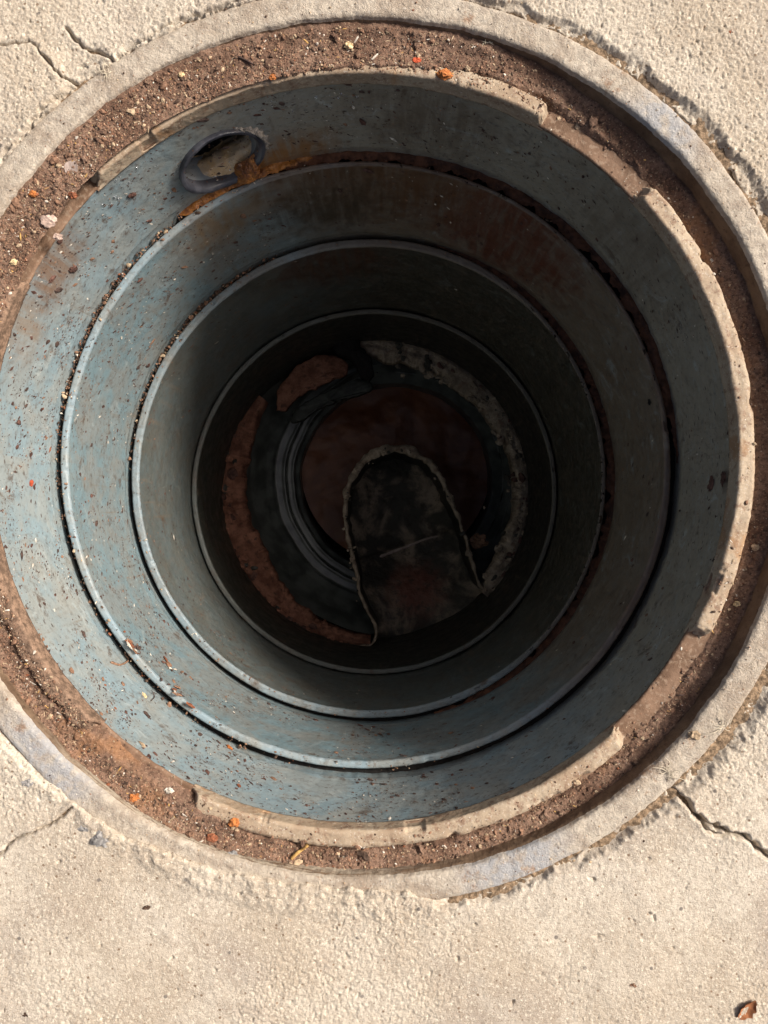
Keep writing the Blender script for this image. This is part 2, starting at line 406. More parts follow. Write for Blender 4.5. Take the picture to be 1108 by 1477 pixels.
# seat: the flange the lid lands on, running in under the lip
def seat_j(th, i, r, z):
    x, y = np.cos(th) * r, np.sin(th) * r
    return (.0009 * fbm(x * 60, y * 60, 1.0, 3) if i == 3 or i == 2 else 0, .0007 * fbm(x * 70, y * 70, 4.0, 3))
prof = [(LIP_IN + .0040, -.040), (LIP_IN + .0032, -.0262)] + densify([(LIP_IN + .0006, -.0256), (LIP_IN + .0001, Z_SEAT - .0012), (LIP_IN + .0012, Z_SEAT), (.3300, Z_SEAT)], .0014)
V, q = lathe(prof, 1400, LIP_C, seat_j); obj("seat", mesh_np("seat", V, q), MAT['seat'], frame)
# lip: four raised segments with notches for the lid lugs between them
NOTCH = [(43.5, 60.5), (135.0, 153.0), (226.5, 243.5), (313.5, 331.0)]
for k in range(4):
    a0 = NOTCH[k][1]; a1 = NOTCH[(k + 1) % 4][0]; a1 += 360 if a1 < a0 else 0
    n = 520; th = np.radians(np.linspace(a0, a1, n))
    pr = densify([(LIP_IN + .003, -.0272), (LIP_IN - .0004, -.0268), (LIP_IN - .0006, Z_LIP - .0014), (LIP_IN + .0012, Z_LIP), (LIP_OUT - .003, Z_LIP - .0004), (LIP_OUT - .0006, Z_LIP - .002), (LIP_OUT + .001, Z_SEAT - .002)], .0014)
    def lip_j(t, i, r, z, a0=a0, a1=a1):
        x, y = np.cos(t) * .3, np.sin(t) * .3
        dg = np.degrees(t); ed = np.minimum(dg - a0, a1 - dg) * .3 * math.pi / 180
        fall = 1 - sstep(-.0005, .0110, ed + .0034 * fbm(x * 120, y * 120, r * 120, 4))
        top = (z > Z_SEAT - .0005)
        dz = -(z - Z_SEAT + .0015) * fall if top else 0 * t
        nn = .0006 * fbm(x * 45, y * 45, r * 120 + z * 60, 3) + .00025 * fbm(x * 230, y * 230, r * 300 + z * 300, 2)
        chip = sstep(.30, .75, fbm(x * 34, y * 34, 5.0 if r < .300 else 9.0, 4)) if (top and (r < .2965 or r > .304)) else 0 * t
        dz = dz - .0030 * chip * (1 - fall)
        return (nn + (.0016 if r < .300 else -.0016) * chip + .0016 * fall * (1 if r < .297 else -1) * (1 if top else 0), dz + (nn if top else 0))
    V, q = lathe(pr, n, LIP_C, lip_j, theta=th)
    obj("lip", mesh_np("lip", V, q), MAT['lip_soiled'] if k == 2 - 1 else MAT['lip'], frame)

# soil packed on the seat: thickness differs round the ring
def soil_top(x, y):
    dx, dy = x - LIP_C[0], y - LIP_C[1]; r = np.hypot(dx, dy); dg = np.degrees(np.arctan2(dy, dx))
    thick = table(dg, [(0, 1.5), (25, 2), (45, 3), (58, 5), (64, 8.5), (72, 12.2), (85, 13.2), (100, 14), (112, 15), (125, 16), (135, 16), (152, 14.5), (165, 13), (180, 12), (192, 9), (200, 8), (214, 7), (225, 9), (240, 11.5), (248, 12.6), (256, 10), (264, 6.5), (275, 6), (290, 4.5), (305, 3), (320, 2), (340, 1.5)]) * .001
    spread = table(dg, [(0, .012), (60, .011), (72, .006), (82, -.002), (95, -.006), (115, -.009), (135, -.009), (152, -.006), (170, -.001), (188, .006), (205, .009), (222, .009), (228, .001), (240, .001), (247, .002), (255, .006), (264, .011), (300, .013), (320, .012)])
    n1 = fbm(x * 55, y * 55, 21.0, 3); n2 = fbm(x * 240, y * 240, 22.0, 3)
    inner = sstep(0, .009, r - LIP_IN - spread + n1 * .0025)
    z = Z_SEAT - .003 + (thick + .003) * inner + n1 * .0014 * inner + n2 * .00075
    z = z + .0028 * sstep(.317, .325, r) * sstep(.5, 1.0, inner)
    return z
rr = np.linspace(LIP_IN + .0006, .3300, 44); th = np.linspace(0, 2 * np.pi, 2200, endpoint=False)
RR, TH = np.meshgrid(rr, th, indexing='ij')
sx, sy = LIP_C[0] + RR * np.cos(TH), LIP_C[1] + RR * np.sin(TH)
sz = soil_top(sx.ravel(), sy.ravel())
bed = obj("soil_bed", mesh_np("soil_bed", np.stack([sx.ravel(), sy.ravel(), sz], -1), grid_faces(44, 2200)), MAT['soil'])
tag(bed, "brown gritty soil packed on the seat of the manhole frame", kind='stuff')

rr = np.linspace(RO - .006, RO + .026, 30); th = np.linspace(0, 2 * np.pi, 2200, endpoint=False)
RR, TH = np.meshgrid(rr, th, indexing='ij'); jx, jy = (RIM_C[0] + RR * np.cos(TH)).ravel(), (RIM_C[1] + RR * np.sin(TH)).ravel()
jz = -.0036 + .0017 * fbm(jx * 60, jy * 60, 41.0, 3) + .0011 * fbm(jx * 260, jy * 260, 42.0, 3)
tag(obj("joint_soil", mesh_np("joint_soil", np.stack([jx, jy, jz], -1), grid_faces(30, 2200)), MAT['soil_dry']), "brown soil and crumbled concrete lying in the broken joint round the frame", kind='stuff')

# ------------------------------------------------------------------ riser rings
P_TH, P_Z, P_R, P_W = math.radians(115.5), -.0935, .0405, .0052     # inlet pipe: angle, height, outer radius, wall
def wall_r1(z): return LIP_IN + .0008
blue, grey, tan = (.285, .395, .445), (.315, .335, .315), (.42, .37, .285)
pc = at(735, 330, .76); pp = at(345, 262, .70)
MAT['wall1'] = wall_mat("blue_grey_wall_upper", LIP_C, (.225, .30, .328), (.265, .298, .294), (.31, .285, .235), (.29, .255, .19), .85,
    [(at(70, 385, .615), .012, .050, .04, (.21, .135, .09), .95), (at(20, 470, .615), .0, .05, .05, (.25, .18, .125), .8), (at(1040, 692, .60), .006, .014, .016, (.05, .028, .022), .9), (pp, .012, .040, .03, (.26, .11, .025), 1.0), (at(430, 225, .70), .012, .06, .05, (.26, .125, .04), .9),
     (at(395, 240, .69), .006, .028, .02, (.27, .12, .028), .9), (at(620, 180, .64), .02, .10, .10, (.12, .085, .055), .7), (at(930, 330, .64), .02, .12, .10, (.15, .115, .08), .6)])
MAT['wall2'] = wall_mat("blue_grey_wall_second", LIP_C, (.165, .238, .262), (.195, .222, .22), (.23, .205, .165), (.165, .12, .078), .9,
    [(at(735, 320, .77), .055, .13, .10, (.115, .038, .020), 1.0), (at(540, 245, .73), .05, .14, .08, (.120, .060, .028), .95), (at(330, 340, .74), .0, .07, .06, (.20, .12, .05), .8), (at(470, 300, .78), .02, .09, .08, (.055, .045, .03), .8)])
MAT['wall3'] = wall_mat("shaded_blue_grey_third", LIP_C, (.100, .120, .118), (.10, .11, .10), (.11, .09, .065), (.040, .034, .021), 1.0,  # darker than the rings above: shade of the shaft put into the colour
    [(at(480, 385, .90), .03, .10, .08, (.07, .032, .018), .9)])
MAT['wall4'] = wall_mat("shaded_wall_lowest", LIP_C, (.030, .034, .028), (.028, .032, .025), (.042, .028, .018), (.026, .025, .019), .9)  # near-black, with the deep shade of the shaft painted in
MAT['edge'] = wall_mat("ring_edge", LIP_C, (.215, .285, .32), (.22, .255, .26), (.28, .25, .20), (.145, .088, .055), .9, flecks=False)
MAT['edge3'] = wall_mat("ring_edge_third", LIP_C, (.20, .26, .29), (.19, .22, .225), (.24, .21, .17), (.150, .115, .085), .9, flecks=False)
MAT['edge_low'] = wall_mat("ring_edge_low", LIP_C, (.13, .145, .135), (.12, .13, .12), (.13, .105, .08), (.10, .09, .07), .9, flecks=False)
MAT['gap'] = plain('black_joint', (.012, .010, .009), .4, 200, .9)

ring1 = thing("riser_ring", "topmost blue-grey riser ring, directly under the frame and pierced by the side pipe", "riser ring", "stacked riser rings of the pit")
nz, nth = 92, 1300
zz = np.concatenate([np.linspace(-.0240, -.1325, nz - 4), [-.1335, -.142, -.155, -.165]]); th = np.linspace(0, 2 * np.pi, nth, endpoint=False)
ZZ, TH = np.meshgrid(zz, th, indexing='ij')
ucirc = (((TH - P_TH + np.pi) % (2 * np.pi)) - np.pi) * LIP_IN
inside = np.hypot(ucirc, ZZ - P_Z) < P_R - .0016
cx_, cy_ = centre(ZZ)
wx, wy = np.cos(TH) * 3, np.sin(TH) * 3
rad = wall_r1(ZZ) + .0008 * sstep(-.030, -.045, ZZ) * fbm(wx * 1.3, wy * 1.3, ZZ * 9, 3) + .00022 * fbm(wx * 9, wy * 9, ZZ * 60, 3)
low = sstep(-.1305, -.1335, ZZ); rad = rad + low * (.0010 + .0006 * fbm(wx * 5, wy * 5, 3.0, 5))
V = np.stack([cx_ + rad * np.cos(TH), cy_ + rad * np.sin(TH), ZZ], -1).reshape(-1, 3)
q = grid_faces(nz, nth)[:, ::-1]; q = q[~inside.ravel()[q].any(1)]
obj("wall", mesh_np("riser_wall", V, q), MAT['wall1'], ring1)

def make_ring(label, r_out, r_in, z_top, z_bot, wmat, emat, slot=.02, gap=(50, .0), below=None, taper=.0, seed=0.0, led=.0012, wob=.0007):
    t = thing("riser_ring", label, "riser ring", "stacked riser rings of the pit")
    def j(th, i, r, z):
        x, y = np.cos(th) * 3, np.sin(th) * 3
        cut = -gap[1] * sstep(.35, 1.0, np.cos(th - R_(gap[0]))) if r > r_in + .003 else 0
        return (cut + wob * fbm(x * 1.2 + seed, y * 1.2, 2.0, 2) + .00022 * fbm(x * 26 + r * 700, y * 26, z * 50 + seed, 2), (.00035 * fbm(x * 8, y * 8, r * 400 + seed, 3) - .0018 * sstep(.45, .8, fbm(x * 7, y * 7, seed + (3.0 if r > r_in + .003 else 8.0), 4))) if z > z_top - .003 else 0)
    led_p = densify([(r_out, z_top - slot), (r_out, z_top - .0010), (r_out - .0010, z_top), (r_in + .0022, z_top - .0004), (r_in + .0006, z_top - .0012), (r_in, z_top - .0030)], .0018)
    V, q = lathe(led_p, 1100, True, j); obj("top_ledge", mesh_np("top_ledge", V, q), emat, t)
    def jw(th, i, r, z):
        x, y = np.cos(th) * 3, np.sin(th) * 3
        f = 1 - sstep(0, .012, (z_top - .003) - z)
        a, _ = j(th, i, r_in if f > .5 else r, z_top - .003)
        return (.0009 * fbm(x * 1.2, y * 1.2, z * 8 + seed, 3) * (1 - f) + .0002 * fbm(x * 12, y * 12, z * 60 + seed, 2) + f * wob * fbm(x * 1.2 + seed, y * 1.2, 2.0, 2), 0)
    wp = densify([(r_in, z_top - .0030), (r_in - taper, z_bot + .001), (r_in - taper + .001, z_bot), (r_in - taper + .0012, z_bot - .03)], .004)
    V, q = lathe(wp, 900, True, jw); obj("wall", mesh_np("riser_wall", V, q), wmat, t)
    return t
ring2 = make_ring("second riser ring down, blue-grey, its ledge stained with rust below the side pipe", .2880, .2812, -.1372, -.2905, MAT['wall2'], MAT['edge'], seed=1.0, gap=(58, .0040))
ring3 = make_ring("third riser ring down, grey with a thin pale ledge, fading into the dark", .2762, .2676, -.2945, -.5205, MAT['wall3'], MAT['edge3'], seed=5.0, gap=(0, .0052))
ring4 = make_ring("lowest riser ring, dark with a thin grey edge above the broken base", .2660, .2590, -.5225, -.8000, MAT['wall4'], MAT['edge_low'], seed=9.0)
# black joints at the bottom of the two open slots
for nm, r0, r1, z, ow in (("joint_seal", .2850, .2965, -.150, ring2), ("joint_seal", .2730, .2838, -.308, ring3)):
    V, q = lathe([(r1, z), (r0, z - .001)], 400, True); obj(nm, mesh_np(nm, V, q), MAT['gap'], ow)
# rust lying in the slot and on the second ledge below the side pipe, round to the upper right
m = M("wet_rust", .45, .5)
m.color(m.mix(m.ramp(m.noise(70, 5, .7), .35, .65), (.13, .042, .012), (.46, .185, .035))); m.bump(m.noise(300, 4, .7), .001, 1); MAT['rust'] = m.m
MAT['rust_dark'] = plain('dark_rust', (.105, .042, .020), .5, 90, .7)
def rust_strip(a0, a1, r0, r1, z, hmax, parent, mat, seed, name="rust_crust"):
    n = 700; th = np.radians(np.linspace(a0, a1, n)); rs = np.linspace(0, 1, 9); V = []
    for s in rs:
        x, y = np.cos(th) * 3, np.sin(th) * 3
        env = sstep(0, .12, (th - th[0]) / (th[-1] - th[0])) * sstep(0, .12, (th[-1] - th) / (th[-1] - th[0]))
        nn = fbm(x * 7 + seed, y * 7, s * 1.0, 4)
        r = r1 + (r0 - r1) * s * (.75 + .5 * nn) * (.3 + .7 * env)
        zz = z + hmax * (env * (.55 + .6 * nn) - .35) * math.sin(math.pi * min(1, .15 + s * .85)) - .002 * s
        cx, cy = centre(z); V.append(np.stack([cx + r * np.cos(th), cy + r * np.sin(th), zz + 0 * th], -1))
    obj(name, mesh_np(name, np.array(V).reshape(-1, 3), grid_faces(9, n, False)), mat, parent)
rust_strip(100, 127, .2845, .2960, -.1380, .0042, ring2, MAT['rust'], 1.0)
rust_strip(0, 116, .2835, .2965, -.1400, .0034, ring2, MAT['rust_dark'], 2.0)
rust_strip(-75, 75, .2700, .2835, -.2990, .0030, ring3, MAT['rust_dark'], 4.0)

# ------------------------------------------------------------------ inlet pipe
m = M("dark_plastic_pipe", .38, .5)
c = m.mix(m.ramp(m.noise(60, 4), .4, .65), (.042, .043, .054), (.090, .092, .108)); c = m.mix(m.ramp(m.noise(150, 4, .7), .62, .70, 0, .8), c, (.20, .10, .05)); m.color(c); m.bump(m.noise(220, 3), .0005, .6)
MAT['pipe'] = m.m
m = M("pipe_inside", .35, .5); m.color(m.mix(m.ramp(m.noise(40, 4), .4, .65), (.16, .19, .22), (.24, .255, .26))); m.bump(m.noise(160, 3), .0005, .5); MAT['pipe_in'] = m.m
er = np.array([math.cos(P_TH), math.sin(P_TH), 0]); et = np.array([-math.sin(P_TH), math.cos(P_TH), 0]); ez = np.array([0, 0, 1.0])
pcx, pcy = centre(P_Z); pc0 = np.array([pcx, pcy, P_Z])
pipe = thing("inlet_pipe", "dark grey inlet pipe opening through the topmost riser wall", "pipe")
def pipe_pt(al, R, dep):
    """dep: metres outward from the riser's wall surface (negative stands proud of it)"""
    u, v = R * np.cos(al), R * np.sin(al); ax = np.sqrt(wall_r1(P_Z) ** 2 - u ** 2) + dep
    return pc0 + u[:, None] * et + v[:, None] * ez + ax[:, None] * er
n = 180; al = np.linspace(0, 2 * np.pi, n, endpoint=False)
wb = fbm(np.cos(al) * 2, np.sin(al) * 2, 3.0, 3); wf = fbm(np.cos(al) * 7, np.sin(al) * 7, 6.0, 2)
lipw = .0016 * np.cos(al - 2.2)
fc = -.0046 + lipw + .0009 * wb
rows = [pipe_pt(al, P_R, .02 + 0 * al), pipe_pt(al, P_R + .0003 * wf, fc + .0016), pipe_pt(al, P_R + .0002 * wf, fc + .0006), pipe_pt(al, P_R - .0003, fc + .0001), pipe_pt(al, P_R - .0010, fc), pipe_pt(al, P_R - .0022, fc + .0003 * wf), pipe_pt(al, P_R - .0030, fc + .0001),
        pipe_pt(al, P_R - .0036, fc + .0003), pipe_pt(al, P_R - P_W + .0002, fc + .0022), pipe_pt(al, P_R - P_W, fc + .0028), pipe_pt(al, P_R - P_W - .0002, .004 + 0 * al)]
obj("pipe_end", mesh_np("pipe_end", np.array(rows).reshape(-1, 3), grid_faces(len(rows), n)), MAT['pipe'], pipe)
rows = [pipe_pt(al, P_R - P_W - .0002, .004 + 0 * al), pipe_pt(al, P_R - P_W - .0003, .010 + 0 * al), pipe_pt(al, P_R - P_W - .0003,   .0265 + .0008 * wf), pipe_pt(al, P_R - P_W + .0005, .0275 + .0008 * wf), pipe_pt(al, .060, .0280 + 0 * al), pipe_pt(al, .062, .05 + 0 * al), pipe_pt(al, .060, .18 + 0 * al), pipe_pt(al, .001, .181 + 0 * al)]
obj("pipe_bore", mesh_np("pipe_bore", np.array(rows).reshape(-1, 3), grid_faces(len(rows), n)), MAT['pipe_in'], pipe)
# silt lying in the bore
m = M("pipe_silt", .25, .5); m.color(m.mix(m.ramp(m.noise(45, 5, .6, .6), .36, .62), (.50, .40, .28), (.52, .35, .17))); m.rough(m.ramp(m.noise(80, 3), .4, .6, .12, .55)); m.bump(m.noise(240, 4), .001, .7)
MAT['silt'] = m.m
us = np.linspace(-1, 1, 48); ds = np.linspace(-.0015, .0290, 34); V = []
for d in ds:
    u = us * .0345
    lvl = -.0215 - .006 * sstep(.019, .029, d) - .013 * (1 - sstep(-.0015, .011, d))
    v = lvl + .007 * us - .0035 * (1 - us ** 2) + .0026 * fbm(us * 2.5, d * 90 + 0 * us, 1.0, 4) * .45
    v = np.maximum(v, -np.sqrt(np.maximum((P_R - P_W) ** 2 - u ** 2, 0)) - .0015)
    ax = np.sqrt(wall_r1(P_Z) ** 2 - u ** 2) + d + .002 * fbm(us * 4, 0 * us + d * 20, 5.0, 3)
    V.append(pc0 + u[:, None] * -et + v[:, None] * ez + ax[:, None] * er)
obj("silt_bed", mesh_np("silt_bed", np.array(V).reshape(-1, 3), grid_faces(34, 48, False)), MAT['silt'], pipe)
# lump of wet orange rust running out of the mouth down to the ledge
V = []; nu, nd = 80, 50
for a in np.linspace(0, 1, nd):
    u = np.linspace(-.039, -.006, nu) + .010 * a                     # towards the right of the mouth
    nn = fbm(u * 110, a * 3 + 0 * u, 4.0, 4) * .7; n3 = fbm(u * 520, a * 14 + 0 * u, 8.0, 3)
    env = np.clip(1 - ((u + .0225 - .010 * a) / .0165) ** 2, 0, 1) ** .6
    v = -.0225 - .0210 * a + .012 * np.clip((-.020 - u) / .02, 0, 1) * (1 - a) - .014 * (1 - env) * (1 - .6 * a) + .0018 * nn + .0008 * n3
    pro = .0040 - (.0170 * np.sin(np.pi * min(1, .05 + a * .75)) + .0032 * nn + .0010 * n3) * env + .006 * (1 - env)
    ax = np.sqrt(wall_r1(P_Z) ** 2 - u ** 2) + pro
    V.append(pc0 + u[:, None] * et + v[:, None] * ez + ax[:, None] * er)
obj("rust_lump", mesh_np("rust_lump", np.array(V).reshape(-1, 3), grid_faces(nd, nu, False)), MAT['rust'], pipe)
# mortar crumbs squeezed out along the right edge of the pipe
V = []; nu, nd = 60, 10
al2 = np.radians(np.linspace(118, 205, nu))
for a in np.linspace(0, 1, nd):
    nn = fbm(np.cos(al2) * 16, np.sin(al2) * 16, a * 2.5, 3); env = np.sin(np.linspace(0, np.pi, nu)) ** .5
    R = P_R - .0015 + .0105 * a * env * (.7 + .5 * nn)
    pro = .001 - (.0055 * math.sin(math.pi * min(1, .1 + a * .9)) * env * (.8 + .8 * nn))
    V.append(pipe_pt(al2, R, pro))
MAT['mortar'] = plain('mortar', (.36, .32, .27), .35, 240)
obj("mortar", mesh_np("mortar", np.array(V).reshape(-1, 3), grid_faces(nd, nu, False)), MAT['mortar'], pipe)

# ------------------------------------------------------------------ earth behind the rings, closing the shaft
m = M("dark_earth", .95, .2); m.color((.03, .022, .016)); MAT['earth'] = m.m
V, q = lathe([(.376, -.014), (.385, -.40), (.385, -1.0), (.001, -1.001)], 96, RIM_C)
tag(obj("earth", mesh_np("earth", V, q), MAT['earth']), "dark earth behind the rings of the pit", kind='structure')

# ------------------------------------------------------------------ broken base of the pit
m = M("red_brown_silt", .45, .4); m.color(m.mix(m.ramp(m.noise(9, 6, .65, .8), .38, .66), (.110, .034, .012), (.215, .082, .034))); m.bump(m.noise(40, 4), .003, .5); MAT['redsilt'] = m.m
m = M("red_brown_crust", .8, .35); c = m.mix(m.ramp(m.noise(40, 5, .7), .35, .65), (.15, .060, .036), (.32, .15, .095)); m.color(m.mix(m.ramp(m.noise(120, 4), .55, .7, 0, .8), c, (.07, .035, .025))); m.bump(m.noise(90, 5, .7), .004, 1); MAT['crust_red'] = m.m
m = M("grey_tan_crust", .75, .4); c = m.mix(m.ramp(m.noise(40, 5, .7), .35, .65), (.20, .155, .11), (.46, .37, .27)); m.color(m.mix(m.ramp(m.noise(90, 4), .55, .7, 0, .7), c, (.20, .12, .08))); m.bump(m.noise(90, 5, .7), .004, 1); MAT['crust_grey'] = m.m
m = M("dark_socket", .32, .6); m.color(m.mix(m.ramp(m.noise(30, 4), .35, .65), (.050, .056, .050), (.12, .13, .118))); m.bump(m.noise(90, 4), .001, .6); MAT['socket'] = m.m
m = M("trough_mud", .6, .4); c = m.mix(m.ramp(m.noise(13, 5, .6, .4), .46, .64), (.050, .046, .034), (.36, .28, .20)); c = m.mix(m.math('MULTIPLY', m.near(at(600, 850, 1.38), .02, .075, .05), .85), c, (.20, .070, .045)); m.color(m.mix(m.ramp(m.noise(60, 5, .7), .5, .66, 0, .7), c, (.04, .03, .022))); m.bump(m.noise(70, 5, .7), .004, .9); MAT['mud'] = m.m
CRUMBS = []
base = thing("pit_base", "broken base deep in the pit with a crusty collar, an arched trough and red-brown silt", "pit base")
BC = (-.0141, .0323)
MAT['hollow_shade'] = plain('hollow_shade_black', (.028, .027, .021), .45, 40, .45)  # near-black colour that paints in the shade of the trough hollow
def collar(a0, a1, wid, mat, seed, zc=-.700):
    n = 420; dg = np.linspace(a0, a1, n); th = np.radians(dg); rows = []
    wv = np.interp(dg, [p[0] for p in wid], [p[1] for p in wid]) * .001
    x, y = np.cos(th) * 3, np.sin(th) * 3
    n1 = fbm(x * 3 + seed, y * 3, 1.0, 4); n2 = fbm(x * 9 + seed, y * 9, 2.0, 3)
    for s, dz, k in ((-.25, -.004, 0), (0, -.003, .3), (.18, .002, .7), (.38, -.001, 1), (.55, .003, 1), (.75, .002, 1), (.90, -.001, 1), (1.0, -.007, 1), (1.0, -.016, 1), (.96, -.035, .6)):
        groove = .004 * perlin(x * 2.2 + seed, y * 2.2, s * 6 + seed)
        r = .2575 - wv * s * (1 + .26 * n1 * k) - .0012 * n2 * k
        z = zc + dz + k * (.005 * n1 + .0010 * n2) + 1.6 * groove * k
        rows.append(np.stack([BC[0] + r * np.cos(th), BC[1] + r * np.sin(th), z], -1))
    obj("crust_collar", mesh_np("crust_collar", np.array(rows).reshape(-1, 3), grid_faces(len(rows), n, False)), mat, base)
collar(140, 268, [(140, 14), (150, 24), (165, 31), (185, 35), (205, 46), (218, 40), (232, 30), (250, 19), (262, 15), (268, 12)], MAT['crust_red'], 3.0)
collar(-43, 97, [(-43, 14), (-38, 22), (-28, 28), (-10, 22), (10, 22), (30, 27), (50, 33), (70, 30), (85, 34), (97, 14)], MAT['crust_grey'], 8.0)
# stepped socket of the lower pipe
SC = (at(571, 690, 1.38)[0], at(571, 690, 1.38)[1])
def sj(th, i, r, z):
    plainr = np.interp(z, [-.90, -.842, -.80, -.76, -.715], [.177, .181, .226, .258, .275])
    f = 1 - sstep(-.25, .35, np.cos(th - R_(200)))
    return (f * (plainr - r) + .0022 * fbm(np.cos(th) * 3, np.sin(th) * 3, z * 8, 3), .0006 * fbm(np.cos(th) * 5, np.sin(th) * 5, r * 90, 2))
def sj_old(th, i, r, z):
    return (.0012 * fbm(np.cos(th) * 4, np.sin(th) * 4, z * 40, 3), .0008 * fbm(np.cos(th) * 5, np.sin(th) * 5, r * 90, 2))
pr = densify([(.275, -.715), (.258, -.760), (.236, -.795), (.2260, -.803), (.2230, -.812), (.2080, -.8135), (.2050, -.811), (.2030, -.8135), (.2020, -.824), (.1930, -.8255), (.1905, -.8235), (.1885, -.826), (.1870, -.838), (.1790, -.842), (.1770, -.900)], .004)
SOCK = lathe(pr, 500, SC, sj)
RC = at(571, 676, 1.448)
rs = np.linspace(.001, .182, 40); V = []
for r in rs:
    t = np.linspace(0, 2 * np.pi, 160, endpoint=False); x, y = RC[0] + r * np.cos(t), RC[1] + r * np.sin(t)
    V.append(np.stack([x, y, -.880 + .006 * fbm(x * 14, y * 14, 3.0, 4) + .012 * sstep(-.2, .25, -(x - RC[0]) + (RC[1] - y))], -1))
obj("silt_floor", mesh_np("silt_floor", np.array(V).reshape(-1, 3), grid_faces(40, 160)), MAT['redsilt'], base)
# arched wall of the trough
path = [(722, 842), (712, 852), (700, 850), (689, 836), (678, 800), (668, 765), (656, 735), (645, 706), (628, 676), (601, 654), (568, 646), (536, 656), (511, 682), (499, 715), (498, 750), (504, 785), (512, 815), (518, 850), (527, 878), (541, 900), (543, 918), (535, 930), (520, 931)]
P = np.array([at(x, y, 1.27)[:2] for x, y in path])
def catmull(P, k=14):
    Q = np.vstack([2 * P[0] - P[1], P, 2 * P[-1] - P[-2]]); out = []
    for i in range(1, len(Q) - 2):
        for t in np.linspace(0, 1, k, endpoint=False):
            out.append(.5 * ((2 * Q[i]) + (-Q[i - 1] + Q[i + 1]) * t + (2 * Q[i - 1] - 5 * Q[i] + 4 * Q[i + 1] - Q[i + 2]) * t ** 2 + (-Q[i - 1] + 3 * Q[i] - 3 * Q[i + 1] + Q[i + 2]) * t ** 3))
    out.append(P[-1]); return np.array(out)
C = catmull(P); T = np.gradient(C, axis=0); T /= np.linalg.norm(T, axis=1)[:, None]; N = np.stack([-T[:, 1], T[:, 0]], -1)
C = C + N * (.0025 * fbm(C[:, 0] * 40, C[:, 1] * 40, 1.0, 3))[:, None]
nn = fbm(C[:, 0] * 50, C[:, 1] * 50, 4.0, 3); rows = []
s_ = np.linspace(0, 1, len(C)); zt = -.699 - .010 * np.exp(-((s_ - .48) / .22) ** 2) + .003 * nn
wd = .0028 + .0050 * np.exp(-((s_ - .45) / .15) ** 2)
for off, dz in ((-1.0, -.190), (-1.0, -.030), (-1.0, -.005), (-.6, -.0005), (0, .001), (.6, -.0005), (1.0, -.004), (1.05, -.030), (1.1, -.190)):
    wv = wd * off * (1 + .60 * nn); rows.append(np.column_stack([C + N * wv[:, None], zt + dz]))
obj("trough_rim", mesh_np("trough_rim", np.array(rows[2:7]).reshape(-1, 3), grid_faces(5, len(C), False)), MAT['crust_grey'], base)
for half in (rows[:3], rows[6:]):
    obj("trough_wall", mesh_np("trough_wall", np.array(half).reshape(-1, 3), grid_faces(3, len(C), False)), MAT['hollow_shade'], base)
# trough floor
gx2 = np.linspace(-.085, .215, 140); gy2 = np.linspace(-.275, .115, 170); A, B = np.meshgrid(gx2, gy2)
poly = np.vstack([C, [[C[-1][0] - .01, -.275], [C[0][0] + .02, -.275]]])
def inpoly(x, y, P):
    c = np.zeros(x.shape, bool); j = len(P) - 1
    for i in range(len(P)):
        xi, yi = P[i]; xj, yj = P[j]
        c ^= ((yi > y) != (yj > y)) & (x < (xj - xi) * (y - yi) / (yj - yi + 1e-15) + xi); j = i
    return c
ax_x = np.interp(B, [-.24, -.05, .10], [.070, .040, .018])
Z = -.850 + 3.2 * np.maximum(np.abs(A - ax_x) - .012, 0) ** 2 - .010 * sstep(.0, .10, B) + .055 * sstep(-.06, -.20, B) + .006 * fbm(A * 18, B * 18, 2.0, 4)
# a joint across the trough, one side a little higher
ja = at(553, 797, 1.33); jb = at(628, 773, 1.33)
sd_ = (B - ja[1]) - (A - ja[0]) * (jb[1] - ja[1]) / (jb[0] - ja[0]) + .002 * fbm(A * 60, B * 10, 5.0, 2)
Z = Z - .006 * sstep(-.002, .002, sd_) - .006 * np.exp(-(sd_ / .0022) ** 2)
ins = inpoly(A.ravel(), B.ravel(), poly).reshape(A.shape)
from itertools import product as _p
idx2 = np.full(A.shape, -1); idx2[ins] = np.arange(ins.sum())
q = np.stack([idx2[:-1, :-1], idx2[:-1, 1:], idx2[1:, 1:], idx2[1:, :-1]], -1).reshape(-1, 4); q = q[(q >= 0).all(1)]
obj("trough_floor", mesh_np("trough_floor", np.stack([A[ins], B[ins], Z[ins]], -1), q), MAT['mud'], base)

V, q = SOCK; inn = inpoly(V[:, 0], V[:, 1], poly); q = q[~inn[q].any(1)]
obj("socket", mesh_np("socket", V, q), MAT['socket'], base)

for pth, k_, sd2, mt, mr in (([(330, 600), (322, 700), (345, 800), (400, 880), (480, 925)], 150, 1.5, ['crust_red', 'scab', 'hollow_shade'], .010), ([(560, 505), (660, 545), (730, 620), (752, 700), (735, 800), (705, 845)], 150, 1.2, ['crust_grey', 'mud', 'scab'], .009), ([(520, 870), (505, 790), (500, 715), (540, 660), (600, 655), (650, 720), (680, 800)], 70, .4, ['crust_grey', 'mud', 'hollow_shade'], .004)):
    PP = np.array([at(a, b, 1.262) for a, b in pth]); cc = catmull(PP[:, :2], 20); ii = rng.integers(0, len(cc), k_)
    pos = np.column_stack([cc[ii] + rng.normal(0, .009 * sd2, (k_, 2)), rng.uniform(-.703, -.697, k_)])
    CRUMBS.append((pos, mt, mr))

